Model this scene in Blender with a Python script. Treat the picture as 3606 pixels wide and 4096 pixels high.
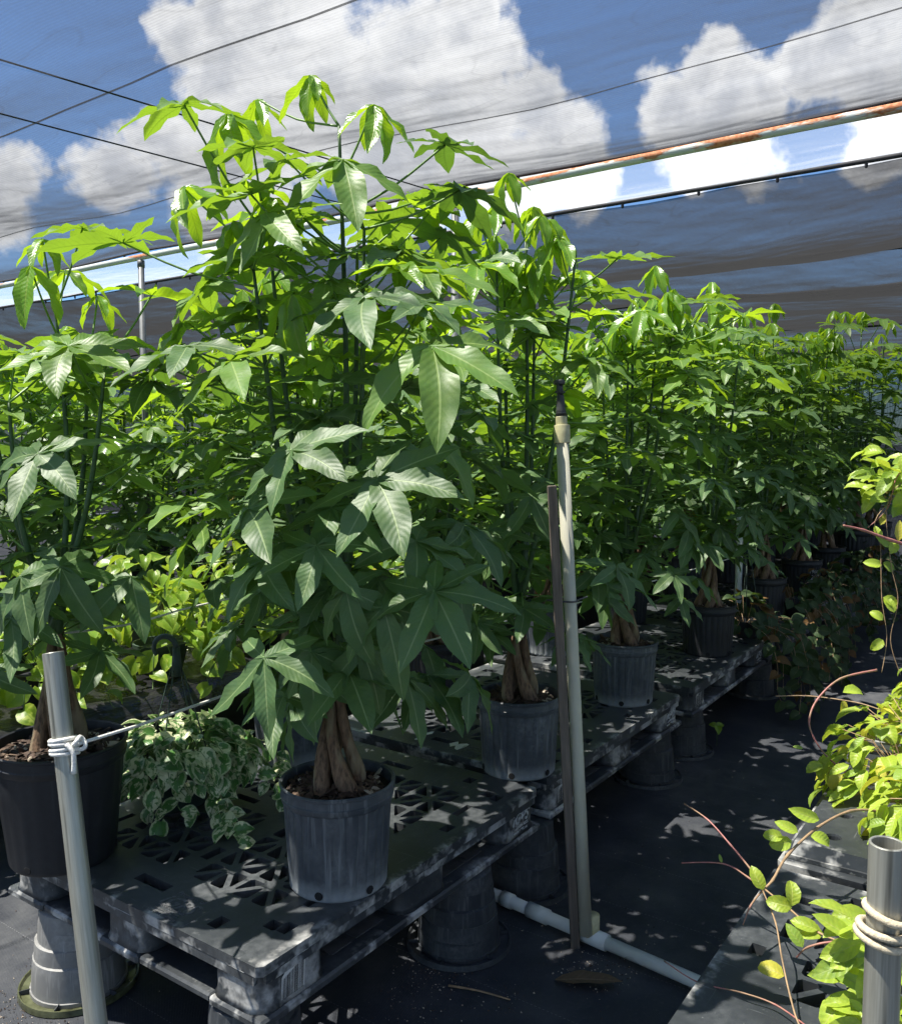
import bpy, math, random
import numpy as np
from mathutils import Vector, Matrix, Euler
from mathutils.geometry import delaunay_2d_cdt
R_ = math.radians
scn = bpy.context.scene
for o in list(bpy.data.objects): bpy.data.objects.remove(o)

# ------------------------------------------------------------------ camera
FPX, CX, CY, HY, CAMH, YAW = 3500., 1803., 2048., 1775., 1.52, R_(35)
PITCH = math.atan((CY-HY)/FPX)
FW = Vector((math.cos(YAW), math.sin(YAW), 0)); RT = Vector((math.sin(YAW), -math.cos(YAW), 0)); UP = Vector((0, 0, 1))
CAM = Vector((0, 0, CAMH))
cd = bpy.data.cameras.new('camera'); cam = bpy.data.objects.new('camera', cd); scn.collection.objects.link(cam)
cd.sensor_fit = 'HORIZONTAL'; cd.sensor_width = 36; cd.lens = 36*FPX/3606; cd.clip_end = 3000; cd.clip_start = .05
cam.location = CAM; cam.rotation_euler = (math.pi/2-PITCH, 0, YAW-math.pi/2)
scn.camera = cam
def ray(px, py):
    a, c = (px-CX)/FPX, -(py-CY)/FPX
    return RT*a + FW*(math.cos(PITCH)+c*math.sin(PITCH)) + UP*(-math.sin(PITCH)+c*math.cos(PITCH))
def at(px, py, d): return CAM + ray(px, py)*d          # photo pixel at a known distance
def onz(px, py, z):
    r = ray(px, py); return CAM + r*((z-CAMH)/r.z)     # photo pixel on a level plane

# ------------------------------------------------------------------ light
SUN_EL = R_(66); SH = Vector((-.58, .815))
sun = bpy.data.lights.new('sun', 'SUN'); sun.energy = 5.0; sun.angle = R_(.53); sun.color = (1, .95, .86)
so = bpy.data.objects.new('sun', sun); scn.collection.objects.link(so)
SD = Vector((SH.x*math.cos(SUN_EL), SH.y*math.cos(SUN_EL), math.sin(SUN_EL)))
so.rotation_euler = SD.to_track_quat('Z', 'Y').to_euler(); so.location = (0, 0, 8)
vs = scn.view_settings; vs.view_transform = 'Standard'; vs.look = 'None'; vs.gamma = 1; vs.use_curve_mapping = False
vs.exposure = 1.32
try:
    scn.cycles.transparent_max_bounces = 10; scn.cycles.max_bounces = 4; scn.cycles.diffuse_bounces = 3; scn.cycles.glossy_bounces = 2; scn.cycles.transmission_bounces = 3; scn.cycles.use_adaptive_sampling = True; scn.cycles.adaptive_threshold = .03; scn.cycles.use_denoising = True
except Exception: pass

class NT:
    def __init__(s, nt): s.nt = nt; nt.nodes.clear()
    def n(s, t, **kw):
        nd = s.nt.nodes.new(t)
        for k, v in kw.items():
            if k == 'i':
                for a, b in v.items():
                    if hasattr(b, 'links') or isinstance(b, bpy.types.NodeSocket): s.nt.links.new(b, nd.inputs[a])
                    else: nd.inputs[a].default_value = b
            else: setattr(nd, k, v)
        return nd
    def m(s, op, a, b=0., c=None, clamp=False):
        nd = s.n('ShaderNodeMath', operation=op, use_clamp=clamp)
        for i, v in enumerate((a, b, c)):
            if v is None: continue
            if isinstance(v, bpy.types.NodeSocket): s.nt.links.new(v, nd.inputs[i])
            else: nd.inputs[i].default_value = v
        return nd.outputs[0]
    def mix(s, f, a, b):
        nd = s.n('ShaderNodeMix', data_type='RGBA')
        for k, v in ((0, f), (6, a), (7, b)):
            if isinstance(v, bpy.types.NodeSocket): s.nt.links.new(v, nd.inputs[k])
            elif k: nd.inputs[k].default_value = (*v[:3], 1)
            else: nd.inputs[k].default_value = v
        return nd.outputs[2]
    def rmp(s, v, a, b, c=0., d=1., smooth=False):
        nd = s.n('ShaderNodeMapRange', clamp=True)
        if smooth: nd.interpolation_type = 'SMOOTHSTEP'
        s.nt.links.new(v, nd.inputs[0])
        for i, x in enumerate((a, b, c, d)): nd.inputs[i+1].default_value = x
        return nd.outputs[0]
    def noise(s, vec, scale, det=3., rough=.5, dist=0.):
        nd = s.n('ShaderNodeTexNoise', i={'Scale': scale, 'Detail': det, 'Roughness': rough, 'Distortion': dist})
        if vec is not None: s.nt.links.new(vec, nd.inputs['Vector'])
        return nd.outputs[0]
    def scale(s, vec, sc):
        return s.n('ShaderNodeVectorMath', operation='MULTIPLY', i={0: vec, 1: sc}).outputs[0]
    def link(s, a, b): s.nt.links.new(a, b)

# ------------------------------------------------------------------ sky with cumulus
w = bpy.data.worlds.new('World'); scn.world = w; w.use_nodes = True
w.cycles.sampling_method = 'MANUAL'; w.cycles.sample_map_resolution = 256
T = NT(w.node_tree)
sky = T.n('ShaderNodeTexSky', sky_type='NISHITA', sun_disc=False, sun_elevation=SUN_EL, sun_rotation=math.atan2(SH.x, SH.y), air_density=1.0, dust_density=.1, ozone_density=4.0)
dirv = T.n('ShaderNodeTexCoord').outputs['Generated']
BL = [(680,130,150),(850,50,150),(1010,120,190),(1200,110,210),(900,330,260),(1030,470,330),(1350,400,340),(1290,60,130),(1700,170,190),(1600,330,300),(1850,90,150),(1930,210,180),
      (1850,440,330),(2120,400,180),(2210,580,210),(1600,660,340),(2330,720,170),(640,580,160),(440,700,180),(90,690,150),(-100,770,260),
      (950,800,340),(2050,740,250),
      (2680,450,170),(2810,310,140),(2930,430,190),(3070,380,160),(2850,560,250),(3000,640,180),
      (3250,290,140),(3390,170,160),(3540,80,220),(3500,290,230),(3720,250,280),(3480,630,160)]
wr = T.n('ShaderNodeTexNoise', noise_dimensions='3D', i={'Scale': 9., 'Detail': 4., 'Roughness': .6}); T.link(dirv, wr.inputs['Vector'])
wv = T.n('ShaderNodeVectorMath', operation='MULTIPLY_ADD', i={0: wr.outputs[1], 1: (.09, .09, .09), 2: (-.045, -.045, -.045)}).outputs[0]
dw = T.n('ShaderNodeVectorMath', operation='ADD', i={0: dirv, 1: wv}).outputs[0]
mx = None
for bx_, by_, br_ in BL:
    c = ray(bx_, by_).normalized(); rad = br_/FPX*.84
    ds = T.n('ShaderNodeVectorMath', operation='DISTANCE', i={0: dw, 1: tuple(c)}).outputs['Value']
    v = T.m('MULTIPLY_ADD', ds, -1/rad, 1.)
    mx = v if mx is None else T.m('SMOOTH_MAX', mx, v, .25)
sepd = T.n('ShaderNodeSeparateXYZ', i={0: dirv})
# the same kind of cumulus goes on all round
inv = T.m('DIVIDE', 1., T.m('ADD', T.m('MAXIMUM', sepd.outputs[2], 0.), .25))
pl = T.n('ShaderNodeVectorMath', operation='SCALE', i={0: dirv}); T.link(inv, pl.inputs['Scale'])
gen = T.noise(pl.outputs[0], 1.9, 4., .55)
front = T.n('ShaderNodeVectorMath', operation='DOT_PRODUCT', i={0: dirv, 1: tuple(ray(CX, 500).normalized())}).outputs['Value']
away = T.rmp(front, .80, .62)
genm = T.m('MULTIPLY', T.m('MULTIPLY_ADD', gen, 4.0, -2.1), away)
det = T.noise(dirv, 26., 5., .64)
body = T.m('MAXIMUM', T.m('ADD', mx, T.m('MULTIPLY_ADD', det, .9, -.46)), genm)
mask = T.rmp(body, -.04, .34, 0, 1, True)
bil = T.noise(dw, 14., 4., .6)
thick = T.rmp(body, .1, .95)
low = T.rmp(sepd.outputs[2], .12, .42)
shade = T.m('ADD', T.m('MULTIPLY_ADD', bil, 1.5, -.42), T.m('MULTIPLY', T.m('SUBTRACT', .55, thick), .5))
shade = T.m('ADD', shade, T.m('MULTIPLY_ADD', low, .35, -.17))
shade = T.rmp(shade, .0, .8, 0, 1, True)
ccol = T.mix(shade, (6.6, 6.9, 7.5), (10.6, 10.7, 10.8))
skyc = T.n('ShaderNodeVectorMath', operation='MULTIPLY', i={0: sky.outputs[0], 1: (.72, .98, 1.22)}).outputs[0]
fin = T.mix(mask, skyc, ccol)
bg = T.n('ShaderNodeBackground', i={'Color': fin, 'Strength': .055})
T.n('ShaderNodeOutputWorld', i={0: bg.outputs[0]})

# ------------------------------------------------------------------ helpers
COL = scn.collection
def link(o): COL.objects.link(o); return o
def mesh(name, V, F, mat=None, uv=None, smooth=True, fm=None):
    me = bpy.data.meshes.new(name); me.from_pydata([tuple(v) for v in V], [], F)
    for m_ in (mat if isinstance(mat, (list, tuple)) else [mat]):
        if m_: me.materials.append(m_)
    if smooth: me.polygons.foreach_set('use_smooth', [True]*len(me.polygons))
    if fm is not None: me.polygons.foreach_set('material_index', fm)
    if uv is not None:
        l = me.uv_layers.new(name='UVMap'); vi = np.empty(len(me.loops), int); me.loops.foreach_get('vertex_index', vi)
        l.data.foreach_set('uv', np.asarray(uv, np.float32)[vi].ravel())
    me.update(); return me
def ob(name, me, parent=None, M=None, **props):
    o = bpy.data.objects.new(name, me); link(o)
    if parent is not None: o.parent = parent
    if M is not None: o.matrix_local = M if isinstance(M, Matrix) else Matrix.Translation(M)
    for k, v in props.items(): o[k] = v
    return o
def empty(name, M, label, cat, group=None):
    o = bpy.data.objects.new(name, None); link(o); o.empty_display_size = .05
    o.matrix_local = M if isinstance(M, Matrix) else Matrix.Translation(M)
    return tag(o, label, cat, group)
def tag(o, label, cat, group=None):
    o['label'] = label; o['category'] = cat
    if group: o['group'] = group
    return o
class MB:
    def __init__(s): s.V = []; s.F = []; s.U = []; s.fm = []; s.sharp = False
    def add(s, V, F, U=None, mi=0):
        b = len(s.V); s.V += [tuple(v) for v in V]; s.F += [tuple(i+b for i in f) for f in F]
        s.U += list(U) if U is not None else [(0, 0)]*len(V); s.fm += [mi]*len(F); return s
    def box(s, x0, x1, y0, y1, z0, z1, mi=0, bev=0.):
        if bev <= 0:
            V = [(x, y, z) for z in (z0, z1) for y in (y0, y1) for x in (x0, x1)]
            return s.add(V, [(0,2,3,1),(4,5,7,6),(0,1,5,4),(2,6,7,3),(0,4,6,2),(1,3,7,5)], None, mi)
        b = min(bev, (x1-x0)*.45, (y1-y0)*.45, (z1-z0)*.45); V = []; F = []
        for z, i in ((z0, b), (z0+b, 0), (z1-b, 0), (z1, b)):
            for (x, y) in ((x0+b, y0+i), (x1-b, y0+i), (x1-i, y0+b), (x1-i, y1-b), (x1-b, y1-i), (x0+b, y1-i), (x0+i, y1-b), (x0+i, y0+b)): V.append((x, y, z))
        for r in range(3):
            for k in range(8): F.append((r*8+k, r*8+(k+1) % 8, r*8+8+(k+1) % 8, r*8+8+k))
        F += [tuple(range(7, -1, -1)), tuple(range(24, 32))]
        return s.add(V, F, None, mi)
    def tube(s, pts, rad, n=8, mi=0, caps=True, u0=0.):
        pts = [Vector(p) for p in pts]; k = len(pts); V = []; F = []; U = []
        rr = rad if isinstance(rad, (list, tuple)) else [rad]*k
        nrm = None
        for i, p in enumerate(pts):
            t = (pts[min(i+1, k-1)]-pts[max(i-1, 0)]).normalized()
            if nrm is None: nrm = t.orthogonal().normalized()
            nrm = (nrm-t*nrm.dot(t)); nrm = nrm.normalized() if nrm.length > 1e-6 else t.orthogonal().normalized()
            bn = t.cross(nrm)
            for j in range(n):
                a = 2*math.pi*j/n; V.append(p+(nrm*math.cos(a)+bn*math.sin(a))*rr[i]); U.append((i/(k-1), j/n))
        for i in range(k-1):
            for j in range(n): F.append((i*n+j, i*n+(j+1) % n, (i+1)*n+(j+1) % n, (i+1)*n+j))
        if caps: F += [tuple(range(n-1, -1, -1)), tuple(range((k-1)*n, k*n))]
        return s.add(V, F, U, mi)
    def lathe(s, prof, n=32, mi=0, mod=None, c=(0, 0, 0)):
        s.sharp = True
        V = []; F = []; U = []
        for i, (r, z) in enumerate(prof):
            for j in range(n):
                a = 2*math.pi*j/n; q = r if mod is None else mod(r, z, a); V.append((c[0]+q*math.cos(a), c[1]+q*math.sin(a), c[2]+z)); U.append((j/n, z))
        for i in range(len(prof)-1):
            for j in range(n): F.append((i*n+j, i*n+(j+1) % n, (i+1)*n+(j+1) % n, (i+1)*n+j))
        return s.add(V, F, U, mi)
    def mk(s, name, mat, smooth=True):
        me = mesh(name, s.V, s.F, mat, s.U, smooth, s.fm)
        if smooth and s.sharp: me.set_sharp_from_angle(angle=R_(32))
        return me
def smooth_path(pts, sub=5):
    pts = [Vector(p) for p in pts]; out = []
    for i in range(len(pts)-1):
        p0, p1, p2, p3 = pts[max(i-1, 0)], pts[i], pts[i+1], pts[min(i+2, len(pts)-1)]
        for k in range(sub):
            t = k/sub; out.append(.5*((2*p1)+(p2-p0)*t+(2*p0-5*p1+4*p2-p3)*t*t+(3*p1-p0-3*p2+p3)*t**3))
    return out+[pts[-1]]
def frame(z, x):       # matrix with Z axis z and X axis close to x
    z = Vector(z).normalized(); x = Vector(x); x = x-z*x.dot(z)
    x = x.normalized() if x.length > 1e-5 else z.orthogonal().normalized()
    y = z.cross(x); return Matrix((x, y, z)).transposed().to_4x4()
TR = Matrix.Translation
def RZ(a): return Matrix.Rotation(a, 4, 'Z')
def RY(a): return Matrix.Rotation(a, 4, 'Y')
def RX(a): return Matrix.Rotation(a, 4, 'X')
def SC(x, y=None, z=None): return Matrix.Diagonal((x, x if y is None else y, x if z is None else z, 1))

# ------------------------------------------------------------------ materials
def newmat(name):
    m_ = bpy.data.materials.new(name); m_.use_nodes = True; return m_, NT(m_.node_tree)
def out(T, sh): T.n('ShaderNodeOutputMaterial', i={0: sh})
def bump(T, h, st=.3, d=.002):
    return T.n('ShaderNodeBump', i={'Strength': st, 'Distance': d, 'Height': h}).outputs[0]

def leaf_mat(name, top, rib, trans, tr_mix=.38, rough=.42, spec=.5, veins=13., veinamt=.5, bumpst=.5, var=None, dust=0., back=None):
    m_, T = newmat(name)
    uv = T.n('ShaderNodeUVMap').outputs[0]; sp = T.n('ShaderNodeSeparateXYZ', i={0: uv})
    u, v = sp.outputs[0], sp.outputs[1]; av = T.m('ABSOLUTE', T.m('MULTIPLY_ADD', v, 2., -1.))
    rnd = T.n('ShaderNodeObjectInfo').outputs['Random']; co = T.n('ShaderNodeTexCoord').outputs['Object']
    off = T.n('ShaderNodeCombineXYZ', i={0: T.m('MULTIPLY', rnd, 37.), 1: T.m('MULTIPLY', rnd, 17.)}).outputs[0]
    cr = T.n('ShaderNodeVectorMath', operation='ADD', i={0: co, 1: off}).outputs[0]
    mid = T.rmp(av, .035, .075, 1, 0)
    ph = T.m('SINE', T.m('ADD', T.m('MULTIPLY', T.m('SUBTRACT', T.m('MULTIPLY', u, veins), T.m('MULTIPLY', av, veins*.16)), 6.2832), T.m('MULTIPLY', T.noise(cr, 5., 2.), 5.)))
    vein = T.m('MULTIPLY', T.rmp(ph, .82, 1.), T.rmp(av, 0, .9, 1, .35))
    c = T.mix(T.rmp(rnd, 0, 1, 0, 1), [x*.78 for x in top], [x*1.28 for x in top])
    blot = T.noise(cr, 9., 3.)
    c = T.mix(T.rmp(blot, .35, .7), c, T.mix(.5, c, (top[0]*1.7, top[1]*1.35, top[2]*1.1)))
    if var:
        vn = T.noise(T.scale(cr, var[1]), 1., 3., .6, .6)
        vm = T.rmp(vn, var[2], var[2]+.045)
        if len(var) > 3: vm = T.m('MAXIMUM', vm, T.m('MULTIPLY', T.rmp(T.m('ADD', av, T.m('MULTIPLY_ADD', vn, 1.4, -.7)), .62, .70), var[3]))
        c = T.mix(vm, c, var[0])
    c = T.mix(T.m('MULTIPLY', vein, veinamt), c, rib); c = T.mix(T.m('MULTIPLY', mid, .85), c, rib)
    if dust:
        sp_ = T.rmp(T.noise(cr, 220., 2.), .66, .72); pa = T.rmp(T.noise(cr, 14., 3.), .4, .65)
        c = T.mix(T.m('MULTIPLY', T.m('MULTIPLY', sp_, pa), dust), c, (.42, .44, .40))
    bf = T.n('ShaderNodeNewGeometry').outputs['Backfacing']
    c2 = T.mix(bf, c, back or [min(1, x*1.5+.01) for x in top])
    h = T.m('ADD', T.m('MULTIPLY', ph, -.5), T.m('MULTIPLY', mid, -1.2))
    nb = bump(T, T.m('ADD', h, T.m('MULTIPLY', T.noise(cr, 60., 2.), .8)), bumpst, .0016)
    p = T.n('ShaderNodeBsdfPrincipled', i={'Base Color': c2, 'Roughness': rough, 'Specular IOR Level': spec, 'Normal': nb})
    tc = T.mix(T.m('MULTIPLY', T.m('MAXIMUM', mid, T.m('MULTIPLY', vein, .6)), .6), trans, [x*.45 for x in trans])
    if var: tc = T.mix(.5, tc, c)
    tl = T.n('ShaderNodeBsdfTranslucent', i={'Color': tc, 'Normal': nb})
    out(T, T.n('ShaderNodeMixShader', i={0: tr_mix, 1: p.outputs[0], 2: tl.outputs[0]}).outputs[0]); return m_
L_OLD = leaf_mat('leaf_mature', (.064, .128, .046), (.25, .34, .14), (.21, .40, .03), .25, .48, .42, dust=.5, veinamt=.12, bumpst=.16)
L_YEL = leaf_mat('leaf_yellowing', (.30, .27, .05), (.40, .36, .14), (.55, .48, .05), .35, .5, .4, dust=.3, veinamt=.12, bumpst=.16)
L_MID = leaf_mat('leaf_grown', (.102, .200, .044), (.30, .42, .13), (.36, .58, .03), .33, .45, .45, veinamt=.12, dust=.15, bumpst=.18)
L_NEW = leaf_mat('leaf_young', (.115, .250, .026), (.33, .45, .08), (.48, .71, .02), .42, .30, .55, veinamt=.12, bumpst=.2)
POTHOS_W = leaf_mat('pothos_white', (.075, .20, .05), (.10, .20, .07), (.16, .3, .06), .25, .33, .5, veinamt=.05, bumpst=.2, var=((.68, .69, .42), (2.4, 2.4, 2.4), .51, .55))
POTHOS_G = leaf_mat('pothos_golden', (.15, .28, .022), (.20, .33, .05), (.55, .66, .03), .4, .33, .5, veinamt=.05, bumpst=.2, var=((.40, .50, .08), (2.2, 2.2, 2.2), .58, .35))
HOYA = leaf_mat('hoya_leaf', (.30, .43, .05), (.50, .56, .14), (.58, .68, .05), .38, .38, .5, veins=7, veinamt=.12, bumpst=.25)
HOYA_Y = leaf_mat('hoya_yellowing', (.44, .44, .06), (.55, .5, .16), (.6, .58, .05), .35, .42, .45, veins=7, veinamt=.1, bumpst=.25)
HOYA_D = leaf_mat('hoya_deep', (.20, .32, .05), (.33, .42, .12), (.40, .54, .05), .34, .38, .5, veins=7, veinamt=.12, bumpst=.25)
MICANS = leaf_mat('heartleaf', (.030, .060, .022), (.10, .13, .05), (.10, .16, .02), .25, .55, .35, veins=7, veinamt=.2, bumpst=.4)
MICANS_B = leaf_mat('heartleaf_brown', (.11, .065, .022), (.16, .11, .05), (.2, .12, .02), .25, .6, .3, veins=7, veinamt=.2, bumpst=.4)
DRY = leaf_mat('dry_leaf', (.13, .10, .065), (.3, .22, .13), (.3, .2, .1), .2, .75, .2, veins=9, veinamt=.3)

def simple(name, col, rough=.5, metal=0., spec=.5, nscale=30., namt=.25, bst=.15, col2=None, thr=(.4, .65), coord='Object', stretch=(1, 1, 1), bd=.002):
    m_, T = newmat(name); co = T.scale(T.n('ShaderNodeTexCoord').outputs[coord], stretch)
    n1 = T.noise(co, nscale, 4., .6); n2 = T.noise(co, nscale*.22, 3.)
    c = T.mix(T.rmp(n1, .3, .7), [x*(1-namt) for x in col], [min(1, x*(1+namt)) for x in col])
    if col2: c = T.mix(T.rmp(n2, *thr), c, col2)
    p = T.n('ShaderNodeBsdfPrincipled', i={'Base Color': c, 'Roughness': T.rmp(n2, .3, .7, max(0, rough-.1), min(1, rough+.12)), 'Metallic': metal, 'Specular IOR Level': spec, 'Normal': bump(T, n1, bst, bd)})
    out(T, p.outputs[0]); return m_
def plastic(name, base, dust, amt=.6, lowz=.03, top=None, scuff=.8, rough=.45, streak=True):
    m_, T = newmat(name); tc = T.n('ShaderNodeTexCoord'); co = tc.outputs['Object']; sp = T.n('ShaderNodeSeparateXYZ', i={0: co})
    rnd = T.n('ShaderNodeObjectInfo').outputs['Random']
    co2 = T.n('ShaderNodeVectorMath', operation='ADD', i={0: co, 1: T.n('ShaderNodeCombineXYZ', i={0: T.m('MULTIPLY', rnd, 9.), 1: T.m('MULTIPLY', rnd, 5.)}).outputs[0]}).outputs[0]
    big = T.noise(co2, 7., 5., .6); fine = T.noise(co2, 60., 4., .65)
    film = T.m('MULTIPLY', T.rmp(big, .38, .72), T.rmp(fine, .3, .75))
    d = T.m('MULTIPLY', film, amt)
    if streak:
        st = T.noise(T.scale(co2, (60., 60., 2.5)), 1., 3., .6); d = T.m('MAXIMUM', d, T.m('MULTIPLY', T.rmp(st, .54, .72), amt*.75))
        lz = T.rmp(T.m('ADD', sp.outputs[2], T.m('MULTIPLY', fine, .03)), lowz*.6, lowz*1.7, 1, 0); d = T.m('MAXIMUM', d, T.m('MULTIPLY', lz, scuff))
    sc_ = T.noise(T.scale(co2, (8., 90., 8.)), 1., 3.); d = T.m('MAXIMUM', d, T.m('MULTIPLY', T.rmp(sc_, .72, .80), amt*.5))
    c = T.mix(d, base, dust)
    p = T.n('ShaderNodeBsdfPrincipled', i={'Base Color': c, 'Roughness': T.rmp(d, 0, .7, rough, .75), 'Specular IOR Level': .45, 'Normal': bump(T, fine, .12, .0015)})
    out(T, p.outputs[0]); return m_
POT = plastic('pot_plastic', (.046, .055, .066), (.27, .29, .30), .7, .042)
POT_C = plastic('clean_pot_plastic', (.012, .013, .016), (.06, .065, .07), .4, .01, scuff=.2)
POT_G = plastic('green_pot_plastic', (.03, .052, .042), (.12, .15, .13), .4, .01, scuff=.2)
STACK = plastic('stack_pot_plastic', (.03, .035, .042), (.19, .20, .20), .6, .012, scuff=.5)
STACK_W = plastic('chalky_pot_plastic', (.17, .17, .165), (.46, .46, .44), .9, .012, scuff=.5)

def pallet_mat():
    m_, T = newmat('pallet_plastic'); tc = T.n('ShaderNodeTexCoord'); co = tc.outputs['Object']; sp = T.n('ShaderNodeSeparateXYZ', i={0: co})
    rnd = T.n('ShaderNodeObjectInfo').outputs['Random']
    co2 = T.n('ShaderNodeVectorMath', operation='ADD', i={0: co, 1: T.n('ShaderNodeCombineXYZ', i={0: T.m('MULTIPLY', rnd, 23.), 1: T.m('MULTIPLY', rnd, 11.)}).outputs[0]}).outputs[0]
    big = T.noise(co2, 3.2, 5., .6); fine = T.noise(co2, 48., 5., .7); spk = T.noise(co2, 140., 3., .6)
    d = T.m('MULTIPLY', T.rmp(big, .36, .70), T.rmp(fine, .34, .70, .15, 1.))
    s1 = T.noise(T.scale(co2, (6., 160., 6.)), 1., 2.); s2 = T.noise(T.scale(co2, (150., 7., 6.)), 1., 2.)
    scr = T.m('MAXIMUM', T.rmp(s1, .70, .76), T.rmp(s2, .70, .76))
    ex = T.m('MINIMUM', T.m('SUBTRACT', 1.219, sp.outputs[0]), sp.outputs[0]); ey = T.m('MINIMUM', T.m('SUBTRACT', 1.016, sp.outputs[1]), sp.outputs[1])
    e = T.m('MINIMUM', ex, ey)
    worn = T.m('MULTIPLY', T.rmp(T.m('ADD', e, T.m('MULTIPLY', fine, .05)), .022, .055, 1, 0), T.rmp(T.noise(co2, 8., 4., .65), .50, .60))
    c = T.mix(T.m('MULTIPLY', d, .75), (.023, .027, .031), (.135, .145, .152))
    c = T.mix(T.m('MULTIPLY', scr, .35), c, (.16, .17, .18))
    c = T.mix(T.m('MULTIPLY', T.rmp(spk, .68, .74), .35), c, (.3, .31, .31))
    c = T.mix(T.m('MULTIPLY', worn, .75), c, (.52, .52, .50))
    p = T.n('ShaderNodeBsdfPrincipled', i={'Base Color': c, 'Roughness': T.rmp(d, 0, 1, .42, .62), 'Specular IOR Level': .5, 'Normal': bump(T, T.m('ADD', fine, T.m('MULTIPLY', scr, .6)), .22, .0018)})
    out(T, p.outputs[0]); return m_
PALLET = pallet_mat()
PAD = simple('friction_pad', (.055, .058, .062), .75, namt=.3)
HOLE = simple('hole_dark', (.006, .006, .007), .9, namt=.1)
INK = simple('printed_white', (.50, .52, .52), .7, nscale=120, namt=.4, col2=(.06, .06, .065), thr=(.55, .62))
EMB = simple('embossed_plastic', (.10, .105, .11), .6, nscale=80, namt=.4)
PAPER = simple('sticker_paper', (.60, .60, .57), .7, nscale=60, namt=.12, col2=(.30, .30, .29), thr=(.58, .7))
BAR = simple('sticker_ink', (.02, .02, .02), .6)
def ground_mat():
    m_, T = newmat('weed_fabric'); co = T.n('ShaderNodeTexCoord').outputs['Object']
    wv1 = T.m('SINE', T.m('MULTIPLY', T.n('ShaderNodeSeparateXYZ', i={0: co}).outputs[0], 1250.)); wv2 = T.m('SINE', T.m('MULTIPLY', T.n('ShaderNodeSeparateXYZ', i={0: co}).outputs[1], 900.))
    big = T.noise(co, .9, 5., .6); mid = T.noise(co, 6., 5., .65); fine = T.noise(co, 70., 4., .7); spk = T.noise(co, 260., 2.)
    d = T.m('MULTIPLY', T.rmp(big, .38, .68), T.rmp(mid, .32, .7))
    c = T.mix(d, (.021, .025, .034), (.105, .108, .112)); c = T.mix(T.m('MULTIPLY', T.rmp(fine, .55, .75), .4), c, (.10, .10, .10))
    c = T.mix(T.m('MULTIPLY', T.rmp(spk, .72, .76), T.rmp(mid, .4, .7)), c, (.34, .33, .30))
    sx_ = T.n('ShaderNodeSeparateXYZ', i={0: co}); lx = T.m('ABSOLUTE', T.m('SUBTRACT', T.m('FRACT', T.m('MULTIPLY', sx_.outputs[0], 3.28)), .5)); dash = T.m('SINE', T.m('MULTIPLY', sx_.outputs[1], 500.))
    c = T.mix(T.m('MULTIPLY', T.m('MULTIPLY', T.rmp(lx, .001, .004, 1, 0), T.rmp(dash, -.2, .2)), .35), c, (.4, .4, .4))
    h = T.m('ADD', T.m('MULTIPLY', T.m('MULTIPLY', wv1, wv2), .25), T.m('ADD', fine, T.m('MULTIPLY', mid, 3.)))
    p = T.n('ShaderNodeBsdfPrincipled', i={'Base Color': c, 'Roughness': .62, 'Specular IOR Level': .4, 'Normal': bump(T, h, .35, .003)})
    out(T, p.outputs[0]); return m_
GROUND = ground_mat()
SOIL = simple('soil', (.022, .015, .011), .95, nscale=70, namt=.6, bst=.8, bd=.006)
BARK = simple('bark_chip', (.060, .036, .024), .85, nscale=40, namt=.5, col2=(.14, .095, .065), thr=(.55, .62))
PERL = simple('pale_chip', (.42, .36, .28), .8)
TRUNK = simple('trunk_bark', (.155, .095, .056), .85, nscale=70, namt=.6, col2=(.24, .185, .115), thr=(.52, .62), bst=.9, bd=.005, stretch=(1.6, 1.6, .45))
STEM = simple('green_stem', (.045, .10, .03), .5, nscale=40, namt=.3)
PETI = simple('petiole_green', (.13, .25, .05), .45, nscale=40, namt=.2)
VINE = simple('vine_tan', (.30, .20, .11), .6, nscale=60, namt=.3)
VINE_P = simple('vine_pink', (.36, .14, .12), .5, nscale=60, namt=.3, col2=(.28, .17, .10), thr=(.5, .6))
VINE_G = simple('vine_green', (.10, .17, .05), .5, nscale=60, namt=.3)
PVC = simple('pvc_white', (.60, .63, .60), .35, nscale=14, namt=.07, col2=(.46, .47, .38), thr=(.55, .75), bst=.04)
PVC_RISER = simple('pvc_riser', (.44, .43, .34), .45, nscale=10, namt=.10, col2=(.26, .26, .16), thr=(.56, .72), bst=.05, stretch=(3, 3, .7))
PVC_Y = simple('pvc_stained', (.46, .43, .25), .5, nscale=30, namt=.25, col2=(.14, .13, .07), thr=(.55, .68))
BLACKP = simple('black_fitting', (.025, .027, .029), .45, nscale=60, namt=.4, col2=(.10, .10, .10), thr=(.5, .7))
WOOD = simple('weathered_wood', (.135, .110, .088), .85, nscale=26, namt=.4, stretch=(4, 4, .22), bst=.5, col2=(.07, .055, .045), thr=(.5, .7))
GALV = simple('galvanized_steel', (.335, .335, .29), .42, metal=.5, nscale=60, namt=.22, col2=(.085, .085, .07), thr=(.60, .68), stretch=(3, 3, .12), bst=.06)
ROPE_W = simple('white_rope', (.74, .73, .68), .8, nscale=300, namt=.2, bst=.6)
ROPE_T = simple('tan_rope', (.55, .47, .33), .85, nscale=300, namt=.25, bst=.6)
CABLE = simple('cable', (.03, .032, .036), .5)
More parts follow.
